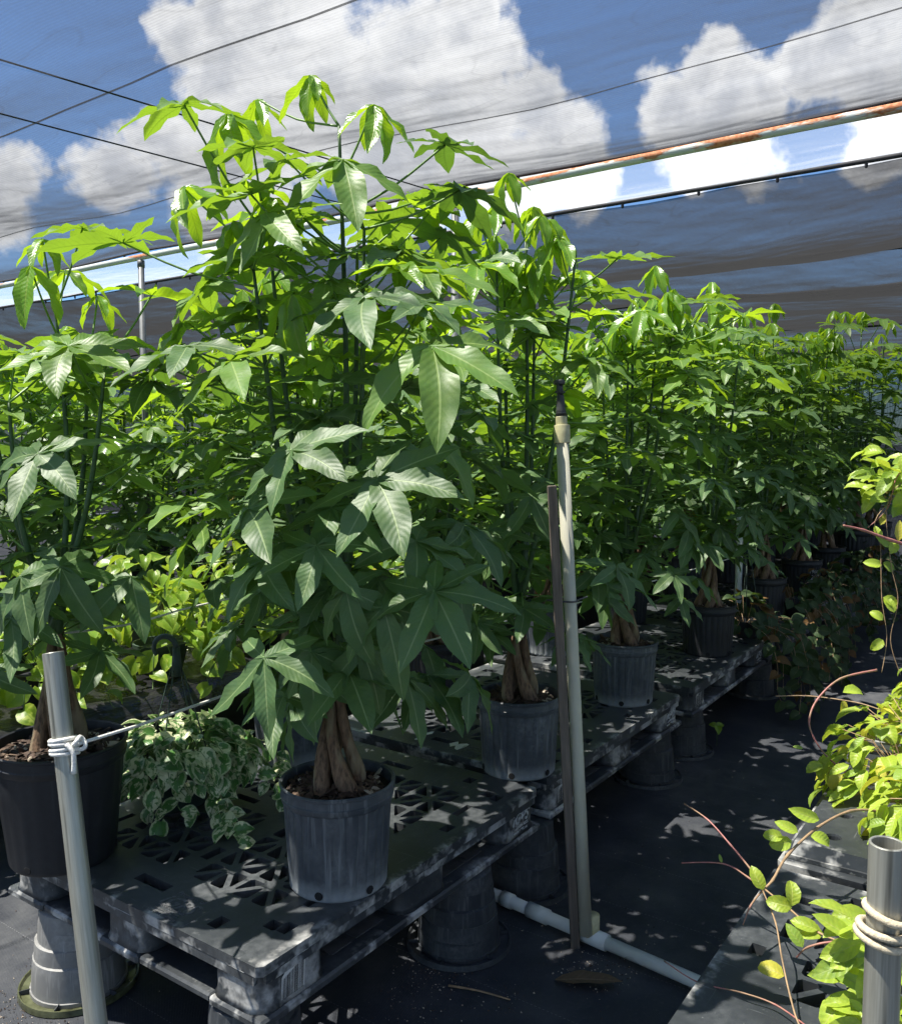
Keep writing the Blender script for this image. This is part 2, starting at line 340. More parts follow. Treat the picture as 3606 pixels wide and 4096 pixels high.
def rail_mat():
    m_, T = newmat('rusty_paint'); co = T.n('ShaderNodeTexCoord').outputs['Object']; sp = T.n('ShaderNodeSeparateXYZ', i={0: co})
    n = T.noise(T.scale(co, (10., 2.6, 10.)), 1., 5., .65); f = T.noise(co, 60., 3.)
    side = T.rmp(sp.outputs[2], -.02, .03); far = T.rmp(sp.outputs[1], 1.5, 6.5, .07, -.08)
    r = T.rmp(T.m('ADD', T.m('ADD', n, far), T.m('MULTIPLY', side, .16)), .60, .66)
    c = T.mix(r, (.62, .66, .62), T.mix(T.rmp(f, .35, .65), (.42, .13, .05), (.60, .28, .14)))
    p = T.n('ShaderNodeBsdfPrincipled', i={'Base Color': c, 'Roughness': T.rmp(r, 0, 1, .4, .85), 'Normal': bump(T, T.m('ADD', f, r), .3, .003)})
    out(T, p.outputs[0]); return m_
RAIL = rail_mat()
POSTM = simple('grey_post', (.12, .13, .135), .5, nscale=20, namt=.2, col2=(.16, .10, .07), thr=(.6, .7))

def cloth_mat(name, T0, scat, tint=(1, 1, 1), wr=1., streak=(3.2, 1.1, 1.)):
    # knitted shade netting: open fraction T0 seen square on, closing up when seen along the threads
    m_, T = newmat(name); co = T.n('ShaderNodeTexCoord').outputs['Object']; g = T.n('ShaderNodeNewGeometry')
    n1 = T.noise(T.scale(co, streak), 1., 2., .5); n3 = T.noise(co, 40., 1.)
    rib = T.m('SINE', T.m('MULTIPLY', T.n('ShaderNodeSeparateXYZ', i={0: co}).outputs[0], 420.))
    nb = T.n('ShaderNodeBump', i={'Strength': .8, 'Distance': .05*wr, 'Height': n1}).outputs[0]
    dp = T.m('ABSOLUTE', T.n('ShaderNodeVectorMath', operation='DOT_PRODUCT', i={0: g.outputs['Incoming'], 1: nb}).outputs['Value'])
    od = T.m('DIVIDE', 1., T.m('MAXIMUM', dp, .10))
    od = T.m('MULTIPLY', od, T.m('ADD', T.m('MULTIPLY_ADD', n3, .25, .875), T.m('MULTIPLY', rib, .10)))
    cz = T.noise(T.scale(co, (2.2, .55, 1.)), 1.3, 2., .5, 1.2); cr_ = T.rmp(T.m('ABSOLUTE', T.m('SUBTRACT', cz, .5)), 0., .011, 1, 0)
    od = T.m('MULTIPLY', od, T.m('MULTIPLY_ADD', cr_, .22, 1.))
    t = T.m('POWER', T0, od)
    col = T.n('ShaderNodeVectorMath', operation='SCALE', i={0: tint}); T.link(t, col.inputs['Scale'])
    tr = T.n('ShaderNodeBsdfTransparent', i={'Color': col.outputs[0]})
    al = T.n('ShaderNodeVectorMath', operation='SCALE', i={0: scat}); T.link(T.m('SUBTRACT', 1., t), al.inputs['Scale'])
    df = T.n('ShaderNodeBsdfDiffuse', i={'Color': al.outputs[0], 'Normal': nb}); tl = T.n('ShaderNodeBsdfTranslucent', i={'Color': al.outputs[0], 'Normal': nb})
    sc_ = T.n('ShaderNodeMixShader', i={0: .55, 1: df.outputs[0], 2: tl.outputs[0]})
    out(T, T.n('ShaderNodeAddShader', i={0: tr.outputs[0], 1: sc_.outputs[0]}).outputs[0]); return m_
NET = cloth_mat('shade_net', .785, (.05, .053, .06))
NET_L = cloth_mat('clear_net', .91, (.55, .57, .60), wr=.8)
NET_D = cloth_mat('dark_net', .45, (.034, .034, .035), wr=1.2, streak=(3.4, 1.5, 1.))
NET_C = cloth_mat('curtain_net', .14, (.014, .015, .017))
HEM = simple('net_hem', (.02, .02, .024), .8)
FILM = simple('black_film', (.018, .018, .020), .22, nscale=5, namt=.2, bst=.8, bd=.03, stretch=(1, 4, 1))

# ------------------------------------------------------------------ ground
N = 60; S = 1200.
V = [(-S, -S, 0), (S, -S, 0), (S, S, 0), (-S, S, 0)]
ob('ground', mesh('ground', V, [(0, 1, 2, 3)], GROUND, smooth=False), kind='structure')

# ------------------------------------------------------------------ roof: rail, posts, nets, cables
RX_, RZ_ = 4.37, 2.985
rng = random.Random(5)
def sheet(x0, x1, y0, y1, zf, nx, ny, mat, name):
    V = []; F = []
    for i in range(nx+1):
        for j in range(ny+1):
            x = x0+(x1-x0)*i/nx; y = y0+(y1-y0)*j/ny; V.append((x, y, zf(x, y)))
    for i in range(nx):
        for j in range(ny): a = i*(ny+1)+j; F.append((a, a+ny+1, a+ny+2, a+1))
    return mesh(name, V, F, mat)
def wob(x, y, s=1.): return s*(math.sin(x*2.1+y*.7+1.)*math.sin(y*1.7-x*.4)+.5*math.sin(x*5.3-y*2.2)*math.sin(y*3.9+x))
SEAMS = [-2.6, -.4, 1.15, 2.33, 3.48]
def z_near(x, y):
    b = SEAMS+[4.40]; s = 0
    for a, c in zip(b[:-1], b[1:]):
        if a <= x <= c: s = -.045*math.sin(math.pi*(x-a)/(c-a))
    bay = -.05*abs(math.sin(math.pi*(y-3.05)/3.02))
    e = max(0, 1-abs(x-4.40)/.5)
    return 3.055+s+bay*(1-.5*e)+wob(x, y, .016)*(1-e)
rl = empty('shade_net_roof', (0, 0, 0), 'grey translucent shade netting stretched overhead in front of the rusty rail', 'shade cloth')
ob('netting', sheet(-6, 4.40, -7, 17, z_near, 84, 110, NET, 'netting'), rl)
for sx in SEAMS:
    b = MB(); pts = [(sx+.0, y*.25, z_near(sx, y*.25)-.004) for y in range(-28, 69)]
    V = [];F = []
    for i, p in enumerate(pts): V += [(p[0]-.006, p[1], p[2]), (p[0]+.007, p[1], p[2])]
    for i in range(len(pts)-1): F.append((2*i, 2*i+1, 2*i+3, 2*i+2))
    ob('seam', mesh('seam', V, F, NET_D), rl)
b = MB(); b.tube([(4.40, y*.25, z_near(4.40, y*.25)-.006) for y in range(-28, 69)], .010, 5); ob('hem', b.mk('hem', HEM), rl)
clipm = MB().lathe([(.006, -.03), (.009, -.025), (.009, .01), (.004, .014)], 6).mk('clip', HEM)
for k in range(-6, 30): ob('clip', clipm, rl, TR((4.40, k*.37+.1*rng.random(), z_near(4.4, k*.37)-.02)))
b = MB(); b.tube([(0, y, .006*math.sin(y*1.3)) for y in np.linspace(-6, 17, 70)], .0235, 14)
rail = ob('roof_rail', b.mk('roof_rail', RAIL), None, TR((RX_, 0, RZ_)))
tag(rail, 'rusty white painted pipe rail carrying the shade netting edge', 'pipe')
for y, lab in ((3.03, 'slim grey support post under rusty rail behind the tall plant\'s right side'), (6.05, 'slim grey support post under rail seen left of the tall plant')):
    t = empty('support_post', (RX_, y, 0), lab, 'post', 'posts under the roof rail')
    b = MB(); b.tube([(0, 0, 0), (0, 0, RZ_-.028)], .024, 12); ob('post', b.mk('post', POSTM), t)
    b = MB(); b.tube([(0, 0, RZ_-.075), (0, 0, RZ_-.02)], .029, 12); ob('clamp', b.mk('clamp', POSTM), t)
# bright strip and darker bay beyond the rail
def z_mid(x, y): return 3.0+wob(x*1.5, y*1.2, .010)-.02*math.sin(math.pi*(x-4.43)/.65)
o = ob('clear_net_strip', sheet(4.43, 5.08, -7, 17, z_mid, 14, 120, NET_L, 'strip')); tag(o, 'pale see-through netting strip between rusty rail and dark netting', 'shade cloth')
DS = [5.08, 7.2, 8.85, 11.8, 15.0]
def z_far(x, y):
    s = 0
    for a, c in zip(DS[:-1], DS[1:]):
        if a <= x <= c: s = -(.19+.07*math.sin(y*.9+a))*math.sin(math.pi*(x-a)/(c-a))
    return 2.995+s+wob(x*1.3, y, .022)-.02*abs(math.sin(math.pi*(y-3.05)/3.02))
dl = empty('dark_net_roof', (0, 0, 0), 'dark sagging shade netting roof over the far plants', 'shade cloth')
ob('netting', sheet(5.08, 15., -7, 17, z_far, 90, 100, NET_D, 'dark_netting'), dl)
b = MB(); b.tube([(5.08, y*.25, 2.99) for y in range(-28, 69)], .013, 6); ob('hem', b.mk('hem_rope', HEM), dl)
for sx in DS[1:-1]:
    b = MB(); b.tube([(sx, y*.25, z_far(sx, y*.25)-.01) for y in range(-28, 69)], .022, 5); ob('seam', b.mk('seam', HEM), dl)
for k in range(-5, 26): ob('clip', clipm, dl, TR((5.08, k*.45+.1*rng.random(), 2.985)))
def z_cur(x, y): return 0
V = []; F = []
for j in range(61):
    for i in range(13):
        y = -8+26*j/60; z = .02+3.0*i/12; V.append((15.0+.06*math.sin(y*3)+.05*math.sin(z*4+y*5), y, z))
for j in range(60):
    for i in range(12): a = j*13+i; F.append((a, a+13, a+14, a+1))
o = ob('side_curtain', mesh('curtain', V, F, NET_C)); tag(o, 'dark shade curtain hanging at the far end of the plant rows', 'shade cloth')
V = [(x, 17.+.05*math.sin(x*3)+.04*math.sin(z*5+x*4), z) for x in np.linspace(-4, 15, 60) for z in np.linspace(.02, 2.95, 10)]
F = [(i*10+k, i*10+10+k, i*10+11+k, i*10+k+1) for i in range(59) for k in range(9)]
o = ob('side_curtain', mesh('curtain_left', V, F, NET_C)); tag(o, 'dark shade curtain hanging along the left side of the shade house', 'shade cloth')
def cable(name, pts, r, mat, label, cat='cable', group=None, n=5):
    b = MB(); b.tube(pts, r, n); return tag(ob(name, b.mk(name, mat)), label, cat, group)
cable('roof_cable', [(4.35, 3.03, 2.975), tuple(onz(0, 237, 3.0)), tuple(onz(0, 237, 3.0)+(onz(0, 237, 3.0)-Vector((4.35, 3.03, 3.0)))*2.2)], .0040, CABLE, 'thin dark cable under netting running to the post top behind the tall plant')
c2 = onz(0, 453, 2.97); e2 = onz(1110, 745, 2.97); cable('roof_cable', [tuple(e2+(e2-c2)*.47), tuple(c2), tuple(c2-(e2-c2)*2.)], .0040, CABLE, 'thin dark cable under netting, lower of the two parallel cables')

# ------------------------------------------------------------------ pallets
PL, PW, PH = 1.219, 1.016, .142
def build_deck():
    outer = [(0.012, 0), (PL-.012, 0), (PL, .012), (PL, PW-.012), (PL-.012, PW), (.012, PW), (0, PW-.012), (0, .012)]
    holes = []
    def rect(cx, cy, w_, h_): holes.append([(cx-w_/2, cy-h_/2), (cx+w_/2, cy-h_/2), (cx+w_/2, cy+h_/2), (cx-w_/2, cy+h_/2)])
    def tri(a, b_, c, g=.0075):
        P = [Vector(a), Vector(b_), Vector(c)]; ctr = sum(P, Vector((0, 0)))/3
        # inset by g, then clip the corners
        ln = [];
        for i in range(3):
            p, q = P[i], P[(i+1) % 3]; d = (q-p).normalized(); nn = Vector((-d.y, d.x))
            if nn.dot(ctr-p) < 0: nn = -nn
            ln.append((p+nn*g, d))
        I = []
        for i in range(3):
            p, d = ln[i-1]; q, e = ln[i]; den = d.x*e.y-d.y*e.x
            t = ((q.x-p.x)*e.y-(q.y-p.y)*e.x)/den; I.append(p+d*t)
        h = []
        for i in range(3):
            p, pr, nx = I[i], I[i-1], I[(i+1) % 3]; r = .008
            h += [p+(pr-p).normalized()*min(r, (pr-p).length*.2), p+(nx-p).normalized()*min(r, (nx-p).length*.2)]
        holes.append([tuple(x) for x in h])
    for x0 in (.175, .655):
        for y0 in (.165, .545):
            W_, H_ = .389, .306; cw, ch = W_/2, H_/2
            for i in range(2):
                for j in range(2):
                    ax, ay = x0+i*cw, y0+j*ch; c = (ax+cw/2, ay+ch/2)
                    ring = [(ax, ay), (ax+cw/2, ay), (ax+cw, ay), (ax+cw, ay+ch/2), (ax+cw, ay+ch), (ax+cw/2, ay+ch), (ax, ay+ch), (ax, ay+ch/2)]
                    for k in range(8): tri(c, ring[k], ring[(k+1) % 8])
    for x in (.075, PL-.075):
        for y in (.22, .80): rect(x, y, .045, .034)
        rect(x+.03*(1 if x < .5 else -1), .508, .034, .12)
    for y in (.07, PW-.07):
        for x in (.15, .42, .80, 1.07): rect(x, y, .046, .032)
        for x in (.29, .93): rect(x, y+.035*(1 if y < .5 else -1), .085, .022)
    for x in (.14, 1.08):
        rect(x, .105, .036, .036); rect(x, .911, .036, .036)
    rect(.61, .30, .03, .10); rect(.61, .72, .03, .10); rect(.30, .508, .07, .03); rect(.92, .508, .07, .03)
    pts = list(outer); edges = [(i, (i+1) % 8) for i in range(8)]; hp = []
    for h in holes:
        b0 = len(pts); pts += h; edges += [(b0+i, b0+(i+1) % len(h)) for i in range(len(h))]
        hp.append(np.array(h))
    r = delaunay_2d_cdt([Vector(p) for p in pts], edges, [], 1, 1e-6)
    vco, fac = r[0], r[2]; ctrs = np.array([[sum(vco[i].x for i in f)/3, sum(vco[i].y for i in f)/3] for f in fac])
    inside = np.zeros(len(fac), bool)
    for h in hp:
        mn, mx_ = h.min(0), h.max(0); cand = np.where(((ctrs >= mn) & (ctrs <= mx_)).all(1))[0]
        for k in cand:
            x, y = ctrs[k]; c = False; n = len(h)
            for i in range(n):
                x1, y1 = h[i]; x2, y2 = h[i-1]
                if (y1 > y) != (y2 > y) and x < (x2-x1)*(y-y1)/(y2-y1)+x1: c = not c
            if c: inside[k] = True
    keep = [f for f, s in zip(fac, inside) if not s]
    n = len(vco); top, bot = PH, PH-.024
    rg = random.Random(9)
    def z_top(v): return top
    V = [(v.x, v.y, z_top(v)) for v in vco]+[(v.x, v.y, bot) for v in vco]; F = []; cnt = {}
    for f in keep:
        a, b_, c = f
        if (vco[b_]-vco[a]).cross(vco[c]-vco[a]) < 0: f = [a, c, b_]
        F.append(tuple(f)); F.append(tuple(i+n for i in reversed(f)))
        for i in range(3): e = (f[i], f[(i+1) % 3]); cnt[e] = 1
    for (a, b_) in cnt:
        if (b_, a) not in cnt: F.append((b_, a, a+n, b_+n))
    return mesh('pallet_deck', V, F, PALLET, smooth=False)
DECK = build_deck()
def rounded_block(x0, x1, y0, y1, z0, z1, r, seg=5, flare=.006):
    V = []; F = []; k = 0
    prof = [(z0, flare), (z0+.012, 0), (z1-.012, 0), (z1, flare)]
    for z, fl in prof:
        for cx_, cy_, a0 in ((x1-r, y1-r, 0), (x0+r, y1-r, 90), (x0+r, y0+r, 180), (x1-r, y0+r, 270)):
            for s in range(seg+1):
                a = R_(a0+90*s/seg); V.append((cx_+(r+fl)*math.cos(a), cy_+(r+fl)*math.sin(a), z))
    n = 4*(seg+1)
    for i in range(3):
        for j in range(n): F.append((i*n+j, i*n+(j+1) % n, i*n+n+(j+1) % n, i*n+n+j))
    F += [tuple(range(n-1, -1, -1)), tuple(range(3*n, 4*n))]
    return V, F
BLK = []
for i, x0 in enumerate((.006, .502, .996)):
    for j, y0 in enumerate((.006, .415, .842)):
        w_, h_ = (.217, .186) if i != 1 else (.215, .186)
        if j == 1: h_ = .186
        b = MB(); b.add(*rounded_block(x0, x0+w_, y0, min(y0+.168, PW-.006), .0245, PH-.0245, .045)); BLK.append(b.mk('block', PALLET))
skirt = MB()
for (x0, x1, y0, y1) in ((.02, PL-.02, .001, .012), (.02, PL-.02, PW-.012, PW-.001), (.001, .012, .02, PW-.02), (PL-.012, PL-.001, .02, PW-.02)): skirt.box(x0, x1, y0, y1, PH-.046, PH-.0245)
for x in (.4, .61, .81): skirt.box(x-.006, x+.006, .02, PW-.02, PH-.05, PH-.0245)
for y in (.33, .508, .69): skirt.box(.02, PL-.02, y-.006, y+.006, PH-.0498, PH-.0247)
SKIRT = skirt.mk('skirt', PALLET, False)
RUN = []
for y0, y1 in ((-.008, .165), (.43, .585), (PW-.165, PW+.008)):
    b = MB(); b.box(-.006, PL+.006, y0, y1, 0, .024, 0, .006); RUN.append(b.mk('runner', PALLET, False))
CROSS = []
for x0, x1 in ((.0, .20), (PL-.20, PL)):
    for (ya, yb) in ((.166, .429), (.586, PW-.166)):
        b = MB(); b.box(x0, x1, ya, yb, 0.001, .022, 0, .005); CROSS.append(b.mk('bottom_board', PALLET, False))
PADS = []
for x0, x1, yc in ((.27, .34, .075), (.36, .47, .075), (.74, .85, .075), (.87, .94, .075), (.27, .34, PW-.075), (.36, .47, PW-.075)):
    b = MB(); b.box(x0, x1, yc-.035, yc+.035, .0242, .0262, 0, .001); PADS.append(b.mk('pad', PAD, False))
def text_mesh(body, size, mat, ext=.0008, name='lettering', shear=0., bold=0.):
    cu = bpy.data.curves.new(name, 'FONT'); cu.body = body; cu.size = size; cu.extrude = ext; cu.shear = shear; cu.offset = bold; cu.resolution_u = 2
    cu.align_x = 'CENTER'; cu.align_y = 'CENTER'
    o = bpy.data.objects.new('tmp_text', cu); link(o); bpy.context.view_layer.update()
    me = bpy.data.meshes.new_from_object(o.evaluated_get(bpy.context.evaluated_depsgraph_get())); bpy.data.objects.remove(o)
    me.materials.clear(); me.materials.append(mat); me.name = name; return me
def barcode():
    rg = random.Random(3); s = MB(); s.add([(-.036, 0, -.05), (.036, 0, -.05), (.036, 0, .050), (.012, 0, .046), (-.004, 0, .036), (-.02, 0, .030), (-.036, 0, .014)], [(0, 1, 2, 3, 4, 5, 6)])
    s.add([(-.036, .0006, -.05), (.036, .0006, -.05), (.036, .0006, .050), (.012, .0006, .046), (-.004, .0006, .036), (-.02, .0006, .030), (-.036, .0006, .014)], [(6, 5, 4, 3, 2, 1, 0)])
    bars = MB(); x = -.033
    while x < .032:
        w_ = rg.choice((.0007, .0012, .0018)); zt = .008+max(0, (x+.036)*.42); bars.add([(x, -.0005, -.045), (x+w_, -.0005, -.045), (x+w_, -.0005, zt), (x, -.0005, zt)], [(0, 1, 2, 3)]); x += w_+rg.choice((.0009, .0014, .002))
    return s.mk('sticker', PAPER, False), bars.mk('bars', BAR, False)
STK, BARS = barcode()
T_PROP = text_mesh('Property of', .021, INK); T_GPS = text_mesh('iGPS', .052, INK, shear=.2, bold=.0012); T_TEL = text_mesh('1-800-884-0225\nwww.iGPS.net', .0145, INK)
E_PROP = text_mesh('Property of', .021, EMB); E_GPS = text_mesh('iGPS', .060, EMB, shear=.2, bold=.001); E_TEL = text_mesh('1-800-884-0225\nwww.iGPS.net\nDo Not Remove', .015, EMB)
RXs = RX(math.pi/2)
def pallet(x, y, z, label, detail=2, rot=0.):
    t = empty('plastic_pallet', TR((x, y, z)) @ RZ(rot), label, 'pallet', 'black plastic pallets used as benches')
    ob('deck', DECK, t); ob('deck_ribs', SKIRT, t)
    for b in BLK: ob('block', b, t)
    for b in RUN: ob('runner', b, t)
    for b in CROSS: ob('bottom_board', b, t)
    for b in PADS: ob('friction_pad', b, t)
    if detail:
        s = ob('barcode_sticker', STK, t, TR((.105, .0045, .068)) @ RY(.06), label='torn white barcode sticker'); ob('barcode_bars', BARS, s)
        cx_ = PL-.105
        ob('lettering', T_PROP, t, TR((cx_, .0042, .108)) @ RXs); ob('lettering', T_GPS, t, TR((cx_, .0042, .078)) @ RXs); ob('lettering', T_TEL, t, TR((cx_, .0042, .044)) @ RXs)
        e = TR((.105, .36, PH+.0006)) @ RZ(-math.pi/2)
        ob('lettering', E_PROP, t, TR((.055+.055, .36, PH+.0006)) @ RZ(-math.pi/2)); ob('lettering', E_GPS, t, TR((.072, .36, PH+.0006)) @ RZ(-math.pi/2)); ob('lettering', E_TEL, t, TR((.033, .36, PH+.0006)) @ RZ(-math.pi/2))
    return t
ZP = .39; ZB = ZP-PH
PX = [1.24, 2.55, 3.90, 5.16, 6.42, 7.68, 8.94]
plab = ['worn black plastic pallet with torn barcode corner under the tallest plant', 'black plastic pallet behind the white sprinkler riser', 'black plastic pallet end-on to the trailing heartleaf vines',
        'shaded black pallet beside the white post', 'shaded black pallet in the dark end of the aisle']
for i, x in enumerate(PX): pallet(x, 1.372+.006*math.sin(i*2.), ZB, plab[min(i, 4)], 1 if i < 4 else 0, .004*math.sin(i*3.7))
pallet(1.13, .586-PW, ZB, 'sunlit black pallet across the aisle below the pink vine stems', 0)
pallet(2.385, .592-PW, ZB, 'black pallet under the upturned tray and yellow-green hoya', 0)
for i, x in enumerate((3.64, 4.9, 6.16)): pallet(x, .57-PW, ZB, 'black pallet further along the hoya row across the aisle', 0)

# ------------------------------------------------------------------ upturned pot stacks carrying the pallets
def cup(rt, rb, h, mat, lip=.0018, seg=40):   # upside-down pot: narrow closed top, wide open rim with a rolled lip and notches
    b = MB(); b.lathe([(0.0, h), (rt*.55, h), (rt*.9, h-.001), (rt, h-.006), (rt+(rb-rt)*.5, h*.5), (rb-.002, .012), (rb+lip, .011), (rb+lip, .0), (rb-.004, 0), (rb-.006, .012), (rt-.004, h-.010), (0, h-.010)], seg)
    return b.mk('upturned_pot', mat)
tiers = [(.097, .105, .105), (.1045, .1115, .105), (.111, .118, .105), (.1175, .126, .105)]
CUPS = {k: [cup(a, c, h, m_) for a, c, h in tiers] for k, m_ in (('d', STACK), ('w', STACK_W))}
bm_ = MB(); bm_.lathe([(.0, .006), (.125, .006), (.136, .008), (.150, .010), (.155, .018), (.158, .018), (.160, .002), (.154, 0), (0, 0)], 44)
SAUCER = {'d': bm_.mk('saucer', STACK)}; 
m_, Tn = newmat('mossy_saucer'); cc = Tn.n('ShaderNodeTexCoord').outputs['Object']; nn = Tn.noise(cc, 25., 4.)
out(Tn, Tn.n('ShaderNodeBsdfPrincipled', i={'Base Color': Tn.mix(Tn.rmp(nn, .35, .65), (.035, .038, .018), (.12, .13, .07)), 'Roughness': .25}).outputs[0])
SAUCER['w'] = bm_.mk('saucer_mossy', m_)
finm = MB().box(.128, .155, -.001, .001, .008, .022).mk('fin', STACK, False)
lipnotch = MB().box(-.012, .012, -.002, .003, 0, .006).mk('notch', HOLE, False)
TIERNAME = ['stack top', 'second from stack top', 'third from stack top', 'stack bottom']
def stack(x, y, where, k='d', n=4, rz=0., full=True):
    g = 'nested upturned pots holding up the pallets'; zt = ZB
    s = ob('drip_saucer', SAUCER[k], None, TR((x, y, .001)) @ RZ(rz)); tag(s, ('mossy' if k == 'w' else 'dark')+' round drip saucer on the ground '+where, 'saucer', 'saucers under the pot stacks')
    if full:
        for a in range(6): ob('fin', finm, s, RZ(a*math.pi/3+.3))
    # heights: top pot touches the pallet underside, lower ones show as bands
    lo = .0085
    z = [zt-.105-.0005]
    step = (z[0]-lo)/3
    for i in range(n):
        zi = z[0]-step*i if i else z[0]
        o = ob('upturned_pot', CUPS[k][i], None, TR((x+.003*math.sin(i*2.+x*9), y+.003*math.cos(i*3.+x), max(zi, lo))) @ RZ(rz+i*.7))
        tag(o, ('chalky grey' if k == 'w' else 'dark')+' upturned pot '+where+', '+TIERNAME[i], 'pot', g)
        if full and i:
            for q in range(5):
                a = q*1.2566; rr = tiers[i-1][1]+.0045
stack(1.335, 2.215, 'under the far corner of the barcode pallet', 'w', rz=.3)
stack(1.335, 1.50, 'under the barcode corner of the front pallet', 'd')
stack(2.115, 1.452, 'under the front pallet by the white ground pipe', 'd', rz=1.)
stack(2.53, 1.465, 'behind the wooden stake', 'd', rz=2.)
stack(3.70, 1.50, 'under the end of the pallet behind the riser', 'd', rz=.5)
stack(4.13, 1.50, 'beside the small clover weed', 'd', rz=1.5)
stack(1.90, 2.25, 'under the back edge of the front pallet', 'd', full=False)
for i, x in enumerate((5.35, 6.1, 6.7, 7.4, 7.95, 8.7, 9.3)): stack(x, 1.50, 'in the dark under the far pallets', 'd', 4, full=False)
for x, y in ((1.30, .42), (2.2, .42), (2.55, .42), (3.4, .42), (3.85, .42), (4.7, .42), (5.2, .42), (6.0, .42), (6.5, .42), (7.2, .42)): stack(x, y, 'under the sunny hoya pallets', 'd', 4, full=False)
for x in (2.75, 3.5, 4.2, 5.0): stack(x, 2.25, 'under the back edge of the shaded pallets', 'd', 4, full=False)

# ------------------------------------------------------------------ pots
def pot_mesh(rt, rb, h, mat, flutes=28, fl=.0038, band=.045):
    b = MB(); n = flutes*4
    def mod(r, z, a): return r-(fl*(.5+.5*math.cos(a*flutes))**3 if .012 < z < h-band-.004 and r > rb*.98 else 0)
    wall = lambda z: rb+(rt-rb)*z/h
    pr = [(0, .004), (rb-.012, .004), (rb-.004, 0), (rb, .006), (wall(.014), .014), (wall(h*.33), h*.33), (wall(h*.66), h*.66), (wall(h-band-.006), h-band-.006), (wall(h-band)+.004, h-band), (wall(h-band*.72)+.006, h-band*.72), (wall(h-band*.66)+.003, h-band*.66), (wall(h)+.001, h-.012), (rt+.006, h-.009), (rt+.007, h-.003), (rt+.003, h), (rt-.002, h-.003), (wall(h*.8)-.004, h*.8), (wall(h*.72)-.004, h*.72)]
    b.lathe(pr, n, 0, mod); return b.mk('pot', mat)
POTS = {'s': (.142, .126, .272, pot_mesh(.142, .126, .272, POT)), 'b': (.170, .136, .325, pot_mesh(.170, .136, .325, POT_C, 24, .002, .05)), 'c': (.142, .126, .272, pot_mesh(.142, .126, .272, POT_C))}
hole = MB().lathe([(.0, .0012), (.010, .001), (.011, .0)], 12).mk('drain_hole', HOLE)
def soil_mesh(r, seed):
    rg = random.Random(seed); V = [(0, 0, .012)]; F = []; n = 24
    for i in range(1, 7):
        for j in range(n): a = 2*math.pi*j/n; V.append((r*i/6*math.cos(a), r*i/6*math.sin(a), .012*(1-i/6)+rg.uniform(-.004, .004)))
    for j in range(n): F.append((0, 1+j, 1+(j+1) % n))
    for i in range(5):
        for j in range(n): F.append((1+i*n+j, 1+i*n+n+j, 1+i*n+n+(j+1) % n, 1+i*n+(j+1) % n))
    return mesh('soil', V, F, SOIL)
def mulch_mesh(r, seed, n=230):
    rg = random.Random(seed); b = MB()
    for k in range(n):
        a = rg.uniform(0, 6.283); q = r*math.sqrt(rg.random())*.97; l = rg.uniform(.006, .020)*(1 if rg.random() < .85 else 1.6); w_ = l*rg.uniform(.3, .6); h = rg.uniform(.0015, .004)
        M = TR((q*math.cos(a), q*math.sin(a), .012*(1-q/r)+rg.uniform(.002, .008))) @ Euler((rg.gauss(0, .35), rg.gauss(0, .35), rg.uniform(0, 6.28))).to_matrix().to_4x4()
        V = [M @ Vector(p) for p in ((-l, -w_*.6, 0), (-l*.3, -w_, 0), (l*.8, -w_*.7, 0), (l, w_*.3, 0), (l*.2, w_, 0), (-l*.9, w_*.5, 0), (-l*.7, -w_*.4, h), (l*.6, -w_*.5, h), (l*.7, w_*.3, h), (-l*.6, w_*.4, h))]
        F = [(0, 1, 6), (1, 2, 7, 6), (2, 3, 8, 7), (3, 4, 8), (4, 5, 9, 8), (5, 0, 6, 9), (6, 7, 8, 9)]
        b.add(V, F, None, 1 if rg.random() < .07 else 0)
    return b.mk('mulch', [BARK, PERL], False)
SOILM = {k: soil_mesh(v[0]*.93, 3) for k, v in POTS.items()}
MULCH = {k: [mulch_mesh(v[0]*.92, 11+i) for i in range(2)] for k, v in POTS.items()}
def add_pot(t, k, near, M=Matrix.Identity(4), i=0):
    rt, rb, h, me = POTS[k]; p = ob('pot', me, t, M)
    s = ob('soil', SOILM[k], t, M @ TR((0, 0, h-.027)))
    ob('bark_mulch', MULCH[k][i % 2], t, M @ TR((0, 0, h-.027)), kind='stuff')
    if near:
        for q in range(6):
            a = q*math.pi/3+.35; r = rb+.0020; ob('drain_hole', hole, p, TR((r*math.cos(a), r*math.sin(a), .018)) @ RZ(a) @ RY(math.pi/2))
    return p

# ------------------------------------------------------------------ leaves
def leaflet(asp=.30, fold=.18, droop=.5, wave=.03, nu=10, nv=4, seed=0, tip=.08):
    rg = random.Random(seed); ph = rg.uniform(0, 6.28); V = []; U = []; F = []; x = z = 0.; ang = .0; side = rg.uniform(-.06, .06)
    for i in range(nu+1):
        t = i/nu
        if i: x += math.cos(ang)/nu; z += math.sin(ang)/nu
        ang = .12-droop*t**1.2-.25*max(0, t-.8)
        w_ = .5*asp*max(0., math.sin(math.pi*min(1, (.05+.95*t)**.92)))**.74
        if t > 1-tip*1.6: w_ *= .55+.45*(1-t)/(tip*1.6)
        if i == 0: w_ = .012
        if i == nu: w_ = .002
        for j in range(nv+1):
            s = 2*j/nv-1; lz = abs(s)*w_*fold*2+wave*math.sin(t*15+ph+(1 if s > 0 else -1)*.8)*s*s*(w_/(.5*asp))
            V.append((x-math.sin(ang)*lz, s*w_+side*math.sin(t*3), z+math.cos(ang)*lz)); U.append((t, (s+1)/2))
    for i in range(nu):
        for j in range(nv): a = i*(nv+1)+j; F.append((a, a+nv+1, a+nv+2, a+1))
    return V, F, U
